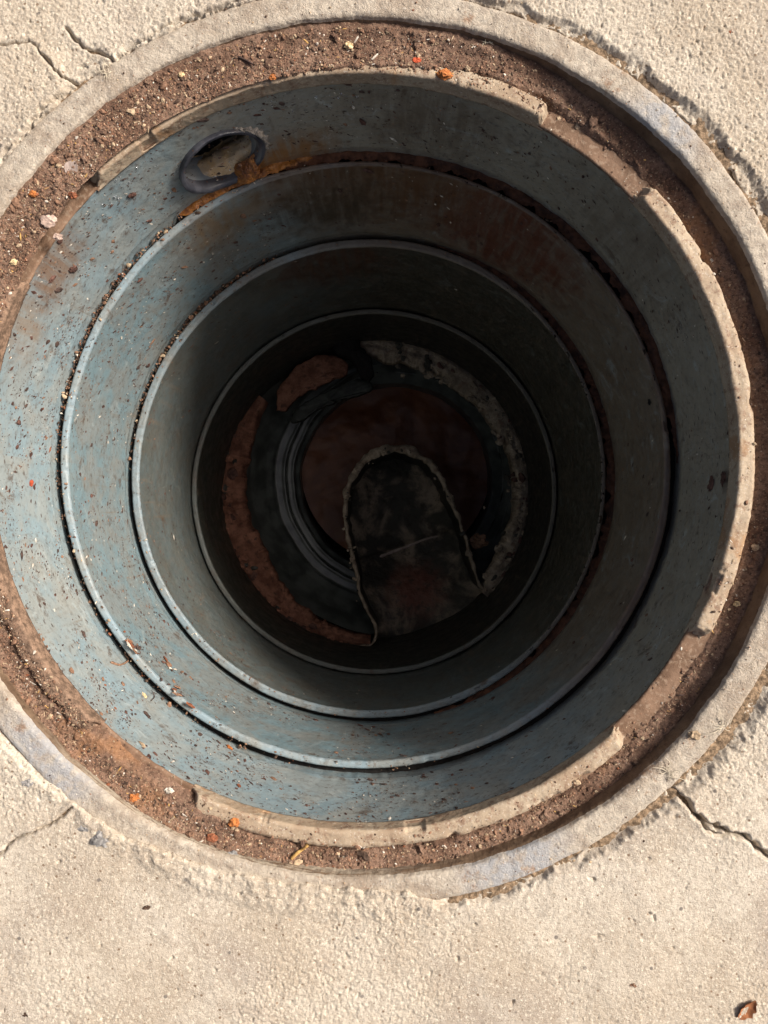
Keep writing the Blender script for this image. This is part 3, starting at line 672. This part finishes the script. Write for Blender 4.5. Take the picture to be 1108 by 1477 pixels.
def slab(name, pts, d, thick, mat, seed, parent=None, bow=.0):
    """a broken plate, outlined by photo points at depth d, with thickness and an uneven surface"""
    P = np.array([at(x, y, d) for x, y in pts]); c = P.mean(0)
    Q = catmull(np.vstack([P, P[:1]])[:, :2], 8)[:-1]; n = len(Q); V = []
    Q = Q + .0035 * np.stack([fbm(Q[:, 0] * 70, Q[:, 1] * 70, seed + 1.0, 3), fbm(Q[:, 0] * 70, Q[:, 1] * 70, seed + 5.0, 3)], -1)
    for s, top in ((0.01, 1), (.45, 1), (.8, 1), (.96, 1), (1.0, .6), (1.0, 0), (.02, 0)):
        x = c[0] + (Q[:, 0] - c[0]) * s; y = c[1] + (Q[:, 1] - c[1]) * s
        z = D0 - d + (0 if top else -thick) - (thick * .3 if top == .6 else 0) + thick * .25 * fbm(x * 60, y * 60, seed, 3) + bow * (1 - s * s)
        V.append(np.stack([x, y, z], -1))
    me = mesh_np(name, np.array(V).reshape(-1, 3) - c, grid_faces(7, n)); o = obj(name, me, mat, parent, loc=tuple(c)); return o
MAT['dark_plate'] = plain('dark_plate', (.035, .038, .032), .4, 60, .6)
tag(slab("broken_plate", [(398, 592), (402, 560), (425, 530), (462, 512), (492, 516), (502, 536), (470, 552), (430, 572), (410, 592)], 1.262, .012, MAT['crust_red'], 2.0), "reddish broken plate lying against the dark wall at the upper left of the pit base", "plate")
tag(slab("dark_bar", [(418, 604), (430, 586), (475, 562), (520, 545), (536, 552), (530, 566), (485, 580), (450, 594), (425, 612)], 1.275, .014, MAT['dark_plate'], 5.0), "dark broken bar crossing the upper left of the red-brown silt well", "bar")
tag(slab("recess_lump", [(478, 486), (492, 474), (514, 478), (522, 500), (538, 520), (536, 545), (522, 545), (508, 520), (484, 508)], 1.255, .022, MAT['gap'], 9.0, bow=.008), "black lump in place of the dark recess between the two crusty collars at the top", "recess lump")  # black lump added to show a dark recess

# ------------------------------------------------------------------ loose grains
def ico(sub=0):
    t = (1 + 5 ** .5) / 2
    v = np.array([(-1, t, 0), (1, t, 0), (-1, -t, 0), (1, -t, 0), (0, -1, t), (0, 1, t), (0, -1, -t), (0, 1, -t), (t, 0, -1), (t, 0, 1), (-t, 0, -1), (-t, 0, 1)], float)
    f = [(0, 11, 5), (0, 5, 1), (0, 1, 7), (0, 7, 10), (0, 10, 11), (1, 5, 9), (5, 11, 4), (11, 10, 2), (10, 7, 6), (7, 1, 8), (3, 9, 4), (3, 4, 2), (3, 2, 6), (3, 6, 8), (3, 8, 9), (4, 9, 5), (2, 4, 11), (6, 2, 10), (8, 6, 7), (9, 8, 1)]
    v /= np.linalg.norm(v, axis=1)[:, None]
    for _ in range(sub):
        cache = {}; v = list(map(tuple, v)); nf = []
        def mid(a, b):
            k = (min(a, b), max(a, b))
            if k not in cache:
                m_ = np.array(v[a]) + np.array(v[b]); v.append(tuple(m_ / np.linalg.norm(m_))); cache[k] = len(v) - 1
            return cache[k]
        for a, b, c in f:
            ab, bc, ca = mid(a, b), mid(b, c), mid(c, a); nf += [(a, ab, ca), (b, bc, ab), (c, ca, bc), (ab, bc, ca)]
        f = nf; v = np.array(v)
    return np.array(v), np.array(f)
IV, IF = ico(0)
OV = np.array([(1, 0, 0), (0, 1, 0), (-1, 0, 0), (0, -1, 0), (0, 0, 1), (0, 0, -1)], float); OF = np.array([(0, 1, 4), (1, 2, 4), (2, 3, 4), (3, 0, 4), (1, 0, 5), (2, 1, 5), (3, 2, 5), (0, 3, 5)])
def scatter(name, pos, size, nrm, mats, probs, label, flat=.7, elong=1.0, base=(IV, IF), tang=None, sink=.25):
    """many tiny bits in one mesh; pos (n,3), size (n,), nrm (n,3)"""
    BV, BF = base; n = len(pos)
    a = np.cross(nrm, np.array([.31, .52, .79])) if tang is None else tang
    a /= np.linalg.norm(a, axis=1)[:, None]; b = np.cross(nrm, a)
    if tang is None:
        ph = rng.uniform(0, 2 * np.pi, n)[:, None]; a, b = a * np.cos(ph) + b * np.sin(ph), -a * np.sin(ph) + b * np.cos(ph)
    el = rng.uniform(1, elong, n) if elong > 1 else np.ones(n)
    ir = rng.uniform(.65, 1.25, (n, len(BV), 1))
    L = BV[None] * ir
    fl = flat * rng.uniform(.7, 1.2, n)
    V = pos[:, None] + size[:, None, None] * (L[..., :1] * (a * el[:, None])[:, None] + L[..., 1:2] * b[:, None] + L[..., 2:] * (nrm * fl[:, None])[:, None]) + (nrm * (size * fl * (1 - 2 * sink))[:, None])[:, None]
    Fc = (BF[None] + (np.arange(n) * len(BV))[:, None, None]).reshape(-1, 3)
    me = mesh_np(name, V.reshape(-1, 3), Fc, smooth=False)
    o = obj(name, me, mats)
    mi = rng.choice(len(mats), n, p=probs).astype(np.int32)
    if len(me.polygons) == n * len(BF): me.polygons.foreach_set("material_index", np.repeat(mi, len(BF)))
    return tag(o, label, kind='stuff')
def seat_points(n, r0=LIP_IN + .001, r1=.3250, wt=((0, .25), (45, .35), (70, .8), (100, 1.2), (150, 1.4), (200, 1.0), (230, 1.4), (270, 1.2), (300, .8), (330, .3))):
    dg = rng.uniform(0, 360, n * 3); r = rng.uniform(r0, r1, n * 3)
    k = rng.uniform(0, 1.4, n * 3) < table(dg, list(wt)); dg, r = dg[k][:n], r[k][:n]
    x = LIP_C[0] + r * np.cos(np.radians(dg)); y = LIP_C[1] + r * np.sin(np.radians(dg))
    return x, y, r, dg
def surf_seat(x, y):
    dx, dy = x - LIP_C[0], y - LIP_C[1]; r = np.hypot(dx, dy); dg = np.mod(np.degrees(np.arctan2(dy, dx)), 360)
    z = np.maximum(soil_top(x, y), Z_SEAT)
    innotch = np.zeros(len(x), bool)
    for a, b in NOTCH: innotch |= (dg > a - .6) & (dg < b + .6)
    return np.where((r < LIP_OUT - .001) & ~innotch, np.maximum(z, Z_LIP - .0003), z)
for pos, mt, mr in CRUMBS:
    o = scatter("crust_crumbs", pos, np.clip(rng.lognormal(math.log(mr * .38), .45, len(pos)), .001, mr), np.tile(np.array([0, 0, 1.0]), (len(pos), 1)), [MAT[k] for k in mt], [.6, .25, .15], "crumbs broken off the crusty edges deep in the pit", elong=1.8, base=ico(1), flat=.5)
GR = [MAT['grain_dark'], MAT['grain_brown'], MAT['grain_tan'], MAT['grain_pale'], MAT['grain_rust']]
x, y, r, dg = seat_points(26000); k = (r > LIP_OUT + .001) | ((dg > 62) & (dg < 226)) | (rng.uniform(0, 1, len(r)) < .16); x, y, r, dg = x[k], y[k], r[k], dg[k]
up = np.tile(np.array([0, 0, 1.0]), (len(x), 1))
scatter("soil_grains", np.stack([x, y, surf_seat(x, y)], -1), np.clip(rng.lognormal(math.log(.00034), .5, len(x)), .00018, .0017), up, GR, [.31, .50, .145, .030, .015], "fine brown and tan grit strewn over the seat of the frame", elong=1.8)
x, y, r, dg = seat_points(800); k = (r > LIP_OUT + .001) | ((dg > 62) & (dg < 226)) | (rng.uniform(0, 1, len(r)) < .15); x, y, r, dg = x[k], y[k], r[k], dg[k]
up = np.tile(np.array([0, 0, 1.0]), (len(x), 1))
scatter("plant_litter", np.stack([x, y, surf_seat(x, y)], -1), np.clip(rng.lognormal(math.log(.00040), .3, len(x)), .0002, .0008), up, [MAT['straw'], MAT['grain_tan'], MAT['bark'], MAT['grain_pale']], [.25, .35, .25, .15], "tiny bits of dry plant litter among the grit", elong=6.0, flat=.5)
x, y, r, dg = seat_points(520, LIP_OUT - .002)
scatter("soil_clods", np.stack([x, y, surf_seat(x, y)], -1), np.clip(rng.lognormal(math.log(.0012), .42, len(x)), .0007, .0034), np.tile(np.array([0, 0, 1.0]), (len(x), 1)), [MAT['soil'], MAT['grain_brown'], MAT['grain_dark'], MAT['grain_tan']], [.55, .22, .13, .10], "clods and small stones lying on the soil of the frame seat", elong=1.7, base=ico(1), sink=.35)
# specks on the rim and the paving next to it
dg = rng.uniform(0, 360, 1500); r = rng.uniform(RI + .002, RO - .001, 1500); th = np.radians(dg)
x, y = RIM_C[0] + r * np.cos(th), RIM_C[1] + r * np.sin(th)
scatter("rim_grit", np.stack([x, y, 0 * x + .0001], -1), np.clip(rng.lognormal(math.log(.00026), .5, 1500), .00015, .001), np.tile(np.array([0, 0, 1.0]), (1500, 1)), GR, [.2, .3, .3, .15, .05], "sand grains scattered on the rim of the frame")
n = 2600; dg = np.degrees(rng.normal(0, 1, n)) * .9 + 5; k = rng.uniform(0, 1, n) < .35; dg[k] = rng.uniform(0, 360, k.sum())
r = RO + np.abs(rng.normal(0, .012, n)) + .0008; th = np.radians(dg); x, y = RIM_C[0] + r * np.cos(th), RIM_C[1] + r * np.sin(th)
scatter("edge_rubble", np.stack([x, y, ground_height(x, y)], -1), np.clip(rng.lognormal(math.log(.00042), .5, n), .0002, .0022), np.tile(np.array([0, 0, 1.0]), (n, 1)), [MAT['grain_dark'], MAT['grain_brown'], MAT['grain_tan'], MAT['grain_pale']], [.2, .35, .28, .17], "crumbs of concrete and soil in the broken joint round the frame")
n = 900; x = rng.uniform(-.30, .30, n); y = rng.uniform(-.40, .40, n); k = np.hypot(x - RIM_C[0], y - RIM_C[1]) > RO + .004; x, y = x[k], y[k]
scatter("paving_grit", np.stack([x, y, ground_height(x, y)], -1), np.clip(rng.lognormal(math.log(.00030), .45, len(x)), .0002, .0012), np.tile(np.array([0, 0, 1.0]), (len(x), 1)), GR, [.40, .25, .2, .1, .05], "loose sand grains on the concrete paving")
# flakes stuck to the walls
def wall_scatter(name, n, z0, z1, rfun, c, wt, mats, probs, label, smin, smed, smax, el, flat=.22, base=None):
    dg = rng.uniform(0, 360, n * 4); k = rng.uniform(0, 1, n * 4) < table(dg, wt); dg = dg[k][:n]; n = len(dg)
    z = z0 + (z1 - z0) * rng.uniform(0, 1, n); th = np.radians(dg); rr = rfun(z) + 0 * z
    cl = fbm(np.cos(th) * 9, np.sin(th) * 9, z * 28, 3) + rng.normal(0, .35, n); k = cl > -.15; th, z, rr = th[k], z[k], rr[k]
    if c is None:
        cx, cy = centre(z)
    else: cx, cy = c
    nrm = np.stack([-np.cos(th), -np.sin(th), 0 * th], -1)
    t = np.stack([-np.sin(th), np.cos(th), 0 * th], -1); an = R_(62) + rng.normal(0, .35, len(th))
    tg = t * np.cos(an)[:, None] + np.array([0, 0, 1.0]) * np.sin(an)[:, None]
    pos = np.stack([cx + rr * np.cos(th), cy + rr * np.sin(th), z], -1)
    scatter(name, pos, np.clip(rng.lognormal(math.log(smed), .55, len(th)), smin, smax), nrm, mats, probs, label, flat=flat, elong=el, base=base or (OV, OF), tang=tg, sink=.2)
WT = [(0, .14), (50, .15), (90, .30), (130, .85), (160, 1.0), (215, 1.0), (265, .9), (300, .5), (330, .2)]
FL = [MAT['bark'], MAT['scab'], MAT['grain_brown'], MAT['grain_rust'], MAT['grain_pale']]
wall_scatter("rust_flakes", 11500, -.026, -.131, lambda z: wall_r1(z), None, WT, FL, [.36, .32, .21, .01, .10], "small dark and rusty flakes stuck to the topmost riser wall", .0002, .00038, .0026, 3.2)
wall_scatter("rust_flakes", 8000, -.141, -.286, lambda z: .2812 + 0 * z, None, WT, FL, [.36, .31, .20, .02, .11], "small dark flakes stuck to the second riser wall", .00025, .00042, .0024, 3.2)
wall_scatter("rust_flakes", 2600, -.30, -.45, lambda z: .2676 + 0 * z, None, WT, FL, [.42, .34, .18, .01, .05], "small dark flakes stuck to the third riser wall", .0003, .00055, .0022, 3.0)
wall_scatter("wall_crust", 560, -.026, -.131, lambda z: wall_r1(z), None, WT, [MAT['bark'], MAT['scab'], MAT['grain_brown'], MAT['grain_rust']], [.40, .36, .20, .04], "larger dark crusty bits stuck to the topmost riser wall", .0005, .00095, .0030, 2.2, .3, (IV, IF))
wall_scatter("wall_crust", 420, -.141, -.286, lambda z: .2812 + 0 * z, None, WT, [MAT['bark'], MAT['scab'], MAT['grain_brown']], [.45, .38, .17], "larger dark crusty bits stuck to the second riser wall", .0005, .00095, .0030, 2.4, .3, (IV, IF))
# crumbs on the ledges
for z, r0, r1, n, lb in ((-.1372, .2820, .2880, 260, "crumbs lying on the second riser's ledge"), (-.2945, .2675, .2760, 190, "crumbs lying on the third riser's ledge")):
    dg = rng.normal(190, 55, n); th = np.radians(dg); r = rng.uniform(r0, r1, n); cx, cy = centre(z)
    scatter("ledge_crumbs", np.stack([cx + r * np.cos(th), cy + r * np.sin(th), 0 * th + z], -1), np.clip(rng.lognormal(math.log(.00040), .5, n), .0002, .0016), np.tile(np.array([0, 0, 1.0]), (n, 1)), GR, [.38, .32, .15, .08, .07], lb, elong=2.5)

for z, r0, r1, n, mu, sg, lb in ((-.1405, .2880, .2945, 600, 152, 16, "rust crumbs packed in the slot above the second riser"), (-.2975, .2762, .2815, 520, 140, 14, "rust crumbs packed in the slot above the third riser"), (-.1400, .2870, .2940, 170, 225, 30, "loose crumbs lying in the lower slot of the second riser")):
    dg = rng.normal(mu, sg, n); th = np.radians(dg); r = rng.uniform(r0, r1, n); cx, cy = centre(z)
    scatter("slot_crumbs", np.stack([cx + r * np.cos(th), cy + r * np.sin(th), z + rng.uniform(-.006, .002, n)], -1), np.clip(rng.lognormal(math.log(.0007), .5, n), .0003, .0022), np.tile(np.array([0, 0, 1.0]), (n, 1)), GR, [.42, .40, .10, .02, .06], lb, elong=1.6)

# ------------------------------------------------------------------ single pieces one can pick out
def ground_at(px, py, zf):
    d = D0
    for _ in range(6):
        p = at(px, py, d); d = D0 - float(zf(np.array([p[0]]), np.array([p[1]]))[0])
    return at(px, py, d)
zf_pave = lambda x, y: ground_height(x, y)
zf_seat = surf_seat
zf_rim = lambda x, y: 0 * x
def on_wall(px, py, rad=lambda z: wall_r1(z), d0=.60):
    d = d0
    for _ in range(40):
        z = D0 - d; cx, cy = centre(z); p = at(px, py, d); rho = math.hypot(p[0] - cx, p[1] - cy); d *= float(rad(z)) / rho
    p = at(px, py, d); cx, cy = centre(D0 - d); n = np.array([cx - p[0], cy - p[1], 0]); return p, n / np.linalg.norm(n)
SV, SF = ico(2)
def lump(name, label, cat, p, size, mat, nrm=(0, 0, 1), ang=0, flat=.6, el=1.3, group=None, seed=None, sink=.3, rough=.35):
    """an irregular stone/chip lying on a surface with normal nrm; size = half length in m"""
    seed = rng.uniform(0, 90) if seed is None else seed
    nrm = np.array(nrm, float); nrm /= np.linalg.norm(nrm)
    ref = np.array([1.0, 0, 0]) if abs(nrm[2]) > .7 else np.array([0, 0, 1.0])
    a = ref - nrm * (ref @ nrm); a /= np.linalg.norm(a); b = np.cross(nrm, a); ca, sa = math.cos(R_(ang)), math.sin(R_(ang)); a, b = a * ca + b * sa, -a * sa + b * ca
    k = 1 + rough * fbm(SV[:, 0] * 1.3 + seed, SV[:, 1] * 1.3, SV[:, 2] * 1.3, 3) + .15 * np.sign(perlin(SV[:, 0] * 2 + seed, SV[:, 1] * 2, SV[:, 2] * 2))
    L = SV * k[:, None] * size
    V = L[:, :1] * a + L[:, 1:2] * b / el + L[:, 2:] * nrm * flat / el
    me = mesh_np(name, V, SF, smooth=False)
    return tag(obj(name, me, mat, loc=tuple(np.array(p) + nrm * size * flat / el * (1 - 2 * sink))), label, cat, group)
def tube(name, label, cat, pts, r, mat, taper=.5, group=None, n=7):
    P = catmull3(np.array(pts)); c = P.mean(0); T = np.gradient(P, axis=0); T /= np.linalg.norm(T, axis=1)[:, None]
    A = np.cross(T, [.1, .2, 1.0]); A /= np.linalg.norm(A, axis=1)[:, None]; B = np.cross(T, A); V = []
    for i, p in enumerate(P):
        s = i / (len(P) - 1); rr = r * (1 - taper * s) * (.85 + .3 * rng.uniform()) * (.35 if i in (0, len(P) - 1) else 1)
        t = np.linspace(0, 2 * np.pi, n, endpoint=False); V.append(p - c + rr * (np.cos(t)[:, None] * A[i] + np.sin(t)[:, None] * B[i]))
    return tag(obj(name, mesh_np(name, np.array(V).reshape(-1, 3), grid_faces(len(P), n)), mat, loc=tuple(c)), label, cat, group)
def catmull3(P, k=6):
    Q = np.vstack([2 * P[0] - P[1], P, 2 * P[-1] - P[-2]]); out = []
    for i in range(1, len(Q) - 2):
        for t in np.linspace(0, 1, k, endpoint=False):
            out.append(.5 * ((2 * Q[i]) + (-Q[i - 1] + Q[i + 1]) * t + (2 * Q[i - 1] - 5 * Q[i] + 4 * Q[i + 1] - Q[i + 2]) * t ** 2 + (-Q[i - 1] + 3 * Q[i] - 3 * Q[i + 1] + Q[i + 2]) * t ** 3))
    out.append(P[-1]); return np.array(out)
def pebble(label, px, py, half, mat, zf=zf_seat, name="pebble", cat="pebble", **k):
    return lump(name, label, cat, ground_at(px, py, zf), half * D0 / F, MAT[mat], group=k.pop('group', None), **k)
pebble("bright orange rust nugget on the top of the lip", 641, 109, 11, 'orange', name="rust_nugget", cat="nugget", el=1.6, flat=.9)
pebble("small red-orange chip on the soil left of the orange nugget", 601, 87, 6, 'red', name="rust_chip", cat="chip", el=1.6)
pebble("cream pebble on the dark soil at the top of the frame", 503, 67, 6, 'cream', flat=.9)
pebble("tiny orange rust crumb at the soil's edge above the pipe's right end", 393, 112, 5, 'orange', name="rust_chip", cat="chip")
pebble("small yellowish pebble in the upper left soil", 262, 64 + 44, 4, 'cream')
pebble("flat pinkish pebble in the soil at the far left", 71, 320, 11, 'pink', flat=.5)
pebble("second pinkish pebble in the left soil, just below the flat one", 84, 342, 6, 'pink')
pebble("rusty pebble in the left soil beside the pale dry leaf", 106, 282, 6, 'grain_rust')
pebble("orange-brown pebble in the left soil", 48, 280, 6, 'orange')
pebble("cream pebble low in the left soil", 20, 378, 5, 'cream')
pebble("white pebble on the lower left soil beside the notch", 244, 1140, 6, 'grain_pale')
pebble("bright orange nugget on the lower left soil", 194, 1150, 7, 'orange', name="rust_nugget", cat="nugget")
pebble("orange-red nugget on the lip just above the straw", 338, 1186, 7, 'orange', name="rust_nugget", cat="nugget", el=1.2)
pebble("dull red nugget in the lower soil left of the straw", 306, 1208, 8, 'grain_rust', name="rust_nugget", cat="nugget")
pebble("grey pebble in the lower soil by the rim", 336, 1232, 7, 'slate')
pebble("round tan pebble in the dark right-hand channel", 1089, 789, 6, 'grain_tan')
pebble("cream pebble in the dark channel at the lower right", 1063, 871, 5, 'cream')
pebble("small cream pebble just below its larger neighbour in the lower right channel", 1092, 875, 4, 'cream')
pebble("blue-grey stone set in the paving at the far lower left", 42, 1127, 10, 'slate', zf_pave, name="stone", cat="stone", sink=.55)
pebble("large grey stone in the broken concrete edge at lower left", 147, 1210, 15, 'slate', zf_pave, name="stone", cat="stone", sink=.5)
pebble("small grey stone above the larger one at the concrete's edge", 122, 1194, 8, 'slate', zf_pave, name="stone", cat="stone", sink=.5)
pebble("grey stone wedged against the outer side of the rim at the upper right", 974, 176, 8, 'slate', zf_pave, name="stone", cat="stone")
pebble("small pale stone at the outer edge of the rim, lower right", 1052, 1030, 7, 'grain_pale', zf_pave, name="stone", cat="stone")
pebble("tan crumb on the rim at the lower right", 1001, 1060, 8, 'grain_tan', zf_rim, name="crumb", cat="crumb")
pebble("black speck of stone on the paving, bottom left corner", 38, 1462, 6, 'grain_dark', zf_pave, name="stone", cat="stone", el=1.6)
pebble("dark crumb on the paving below the ring at lower left", 212, 1308, 6, 'grain_dark', zf_pave, name="crumb", cat="crumb", el=1.5)
pebble("red-brown chip on the paving, upper right", 1054, 47, 5, 'grain_rust', zf_pave, name="chip", cat="chip")
pebble("small dark stone on the paving under the long right-hand crack", 913, 1420, 5, 'grain_brown', zf_pave, name="stone", cat="stone")
for px, py, h_, mt, lb in ((190, 281, 8, 'scab', "dark red scab of rust on the upper left wall below the pipe"), (45, 697, 7, 'red', "bright orange-red flake on the left wall"), (105, 388, 9, 'scab', "dark rust scab on the left wall under the soil"),
                           (75, 402, 7, 'scab', "small brown scab at the left edge of the soil spill"), (120, 915, 7, 'bark', "dark oval seed stuck to the lower left wall"), (212, 1032, 8, 'bark', "dark comma-shaped seed on the lower left wall"),
                           (331, 1078, 7, 'orange', "orange rust chip at the slot in the lower wall"), (208, 1003, 6, 'cream', "cream crumb on the lower left wall"), (205, 1074, 6, 'grain_tan', "tan crumb on the lower left wall near the notch")):
    p, nrm = on_wall(px, py); lump("wall_flake", lb, "flake", p, h_ * .62 / F, MAT[mt], nrm, ang=rng.uniform(20, 70), flat=.4, el=1.7)
# peeled dark blotch on the right wall: two ragged thin scabs
for px, py, h_, lb in ((1026, 698, 10, "larger, left half of the dark peeled scab on the right wall"), (1043, 690, 9, "smaller, right half of the dark peeled scab on the right wall")):
    p, nrm = on_wall(px, py); lump("wall_scab", lb, "scab", p, h_ * .60 / F, MAT['scab'], nrm, ang=60, flat=.12, el=1.3, rough=.8)
p, nrm = on_wall(938, 580, lambda z: .2812, .72); lump("hole_lump", "small dark hole, drawn as a black lump, in the right-hand wall of the second riser", "hole_lump", p, 5 * .72 / F, MAT['gap'], nrm, flat=.4, el=1.1)  # the hole's darkness is shown by a black lump
# twigs, straw, leaves, fibres
def poly_on(zf, pts, lift): return [ground_at(a, b, zf) + np.array([0, 0, lift]) for a, b in pts]
tube("straw", "short golden straw lying in the soil at the bottom of the frame", "straw", poly_on(zf_seat, [(420, 1238), (428, 1230), (436, 1224), (445, 1217)], .0016), .0014, MAT['straw'], .1)
tube("twig", "short dark twig on the soil above the pipe", "twig", poly_on(zf_seat, [(344, 83), (354, 88), (366, 94)], .0014), .0010, MAT['bark'], .3)
def wall_line(pts, lift, rad=lambda z: wall_r1(z), d0=.62):
    out = []
    for a, b in pts: p, nrm = on_wall(a, b, rad, d0); out.append(p + nrm * lift)
    return out
tube("rootlet", "curled reddish rootlet crossing the lower left slot", "rootlet", wall_line([(158, 956), (172, 960), (184, 953), (178, 944)], .0012), .0012, MAT['grain_brown'], .5)
tube("rootlet", "thin curled dark rootlet on the lower left wall under the debris clump", "rootlet", wall_line([(217, 1012), (222, 1006), (220, 1000), (226, 1002)], .0008), .0006, MAT['bark'], .5)
W2 = lambda z: .2812
def clump(label, px, py, n, spread, seed):
    t = thing("debris_clump", label, "debris clump"); p0, nr = on_wall(px, py, W2, .72); t.location = tuple(p0)
    tg = np.cross([0, 0, 1.0], nr); rg = np.random.default_rng(seed)
    for i in range(n):
        o = lump("husk" if i % 2 else "chip", None, None, (0, 0, 0), rg.uniform(.0016, .0048), [MAT['scab'], MAT['bark'], MAT['grain_brown'], MAT['grain_pale'], MAT['grain_rust']][rg.integers(0, 5)], nr, ang=rg.uniform(0, 180), flat=.35, el=rg.uniform(1.5, 3.2))
        o.location = Vector(tg * rg.normal(0, spread) + np.array([0, 0, 1.0]) * rg.normal(0, spread * .8) + nr * .0012); o.parent = t
clump("larger clump of brown husks on the second riser at lower left", 190, 933, 16, .0075, 1)
clump("smaller clump of brown husks on the second riser, right of the larger clump", 246, 964, 8, .005, 2)
clump("clump of reddish husks at the slot below the two other clumps", 256, 1000, 12, .006, 3)
def leaf(name, label, p, L, Wd, ang, mat, curl=.3, lobes=0.0):
    nu, nv = 14, 9; V = []
    for s in np.linspace(0, 1, nu):
        for v in np.linspace(-1, 1, nv):
            wv = Wd * math.sin(math.pi * min(1, s * .94 + .05)) ** .7 * (1 + lobes * math.sin(s * 21)); x = (s - .5) * L; y = v * wv
            V.append((x, y, curl * L * (.35 * v * v * wv / Wd + .5 * (s - .5) ** 2) + .0004 * perlin(x * 700, y * 700, 1.0)))
    V = np.array(V); F4 = grid_faces(nu, nv, False); V2 = V.copy(); V2[:, 2] -= .00025
    me = mesh_np(name, np.vstack([V, V2]), np.vstack([F4, F4[:, ::-1] + len(V)]))
    o = obj(name, me, mat, loc=tuple(np.array(p) + np.array([0, 0, .0008]))); o.rotation_euler = (R_(8), R_(-6), R_(ang)); return tag(o, label, "leaf")
leaf("leaf", "curled brown dead leaf on the paving at the bottom right corner", ground_at(1076, 1453, zf_pave), .0185, .0055, 50, MAT['leaf'], .5, .15)
leaf("leaf", "round pale dry leaf on the soil at the upper left", ground_at(104, 243, zf_seat), .0115, .0052, 60, MAT['leaf_pale'], .25)
def tuft(label, px, py, n, L, zf, mat, seed):
    t = thing("fibre_tuft", label, "fibre tuft"); p0 = ground_at(px, py, zf); t.location = tuple(p0); rg = np.random.default_rng(seed)
    for i in range(n):
        a = rg.uniform(0, 2 * math.pi); l = L * rg.uniform(.5, 1.2); b = a + rg.normal(0, .5)
        q0 = np.array([rg.normal(0, L * .25), rg.normal(0, L * .25), .0005]); q1 = q0 + np.array([math.cos(a), math.sin(a), .35]) * l * .5; q2 = q1 + np.array([math.cos(b), math.sin(b), -.1]) * l * .5
        o = tube("fibre", None, None, [q0, q1, q2], .00030, mat, .5, n=5); o.parent = t
tuft("pale tuft of fluff stuck under the rim at the top right", 702, 57, 16, .006, zf_seat, MAT['fibre'], 4)
tuft("yellow dry grass tuft on the rim by the upper left crack", 154, 104, 9, .009, zf_rim, MAT['fibre'], 5)
tuft("pale rootlets on the rim where the right-hand crack meets it", 962, 1118, 10, .011, zf_rim, MAT['fibre'], 6)
tuft("wispy pale fibres on the rim at the far lower right", 1046, 1046, 9, .010, zf_rim, MAT['fibre'], 7)
tube("cross_root", "thin pale root lying across the floor of the arched trough", "root", [at(548, 803, 1.375), at(566, 796, 1.374), at(590, 787, 1.374), at(612, 778, 1.374), at(632, 773, 1.375)], .0034, MAT['leaf_pale'], .5)
# stone and twig down in the pit
lump("stone", "orange-brown stone wedged in the corner of the trough deep in the pit", "stone", at(690, 781, 1.30), .014, MAT['grain_brown'], flat=.8, el=1.2)
# droplets
m = M("water_drop", .03, .6); m.b.inputs["Transmission Weight"].default_value = .9; m.b.inputs["IOR"].default_value = 1.33; m.color((.95, .97, 1)); MAT['drop'] = m.m
pts = []
for cx0, cy0, sx0, sy0, k in ((172, 262, 12, 8, 14), (205, 235, 22, 10, 16), (405, 150, 60, 8, 26), (480, 138, 40, 7, 16), (400, 125, 40, 6, 10), (150, 300, 25, 20, 10), (60, 430, 35, 50, 16), (330, 240, 30, 10, 8)):
    for _ in range(k): pts.append((rng.normal(cx0, sx0 * .6), rng.normal(cy0, sy0 * .6)))
PW = [on_wall(a, b) for a, b in pts]; PW = [(p, n_) for p, n_ in PW if p[2] < -.027 and p[2] > -.13]
pos = np.array([p for p, _ in PW]); nr = np.array([n_ for _, n_ in PW])
scatter("water_drops", pos, np.clip(rng.lognormal(math.log(.00045), .4, len(pos)), .0003, .0011), nr, [MAT['drop']], [1.0], "tiny water drops clinging to the upper wall around the pipe", flat=.7, base=ico(1), sink=.3)
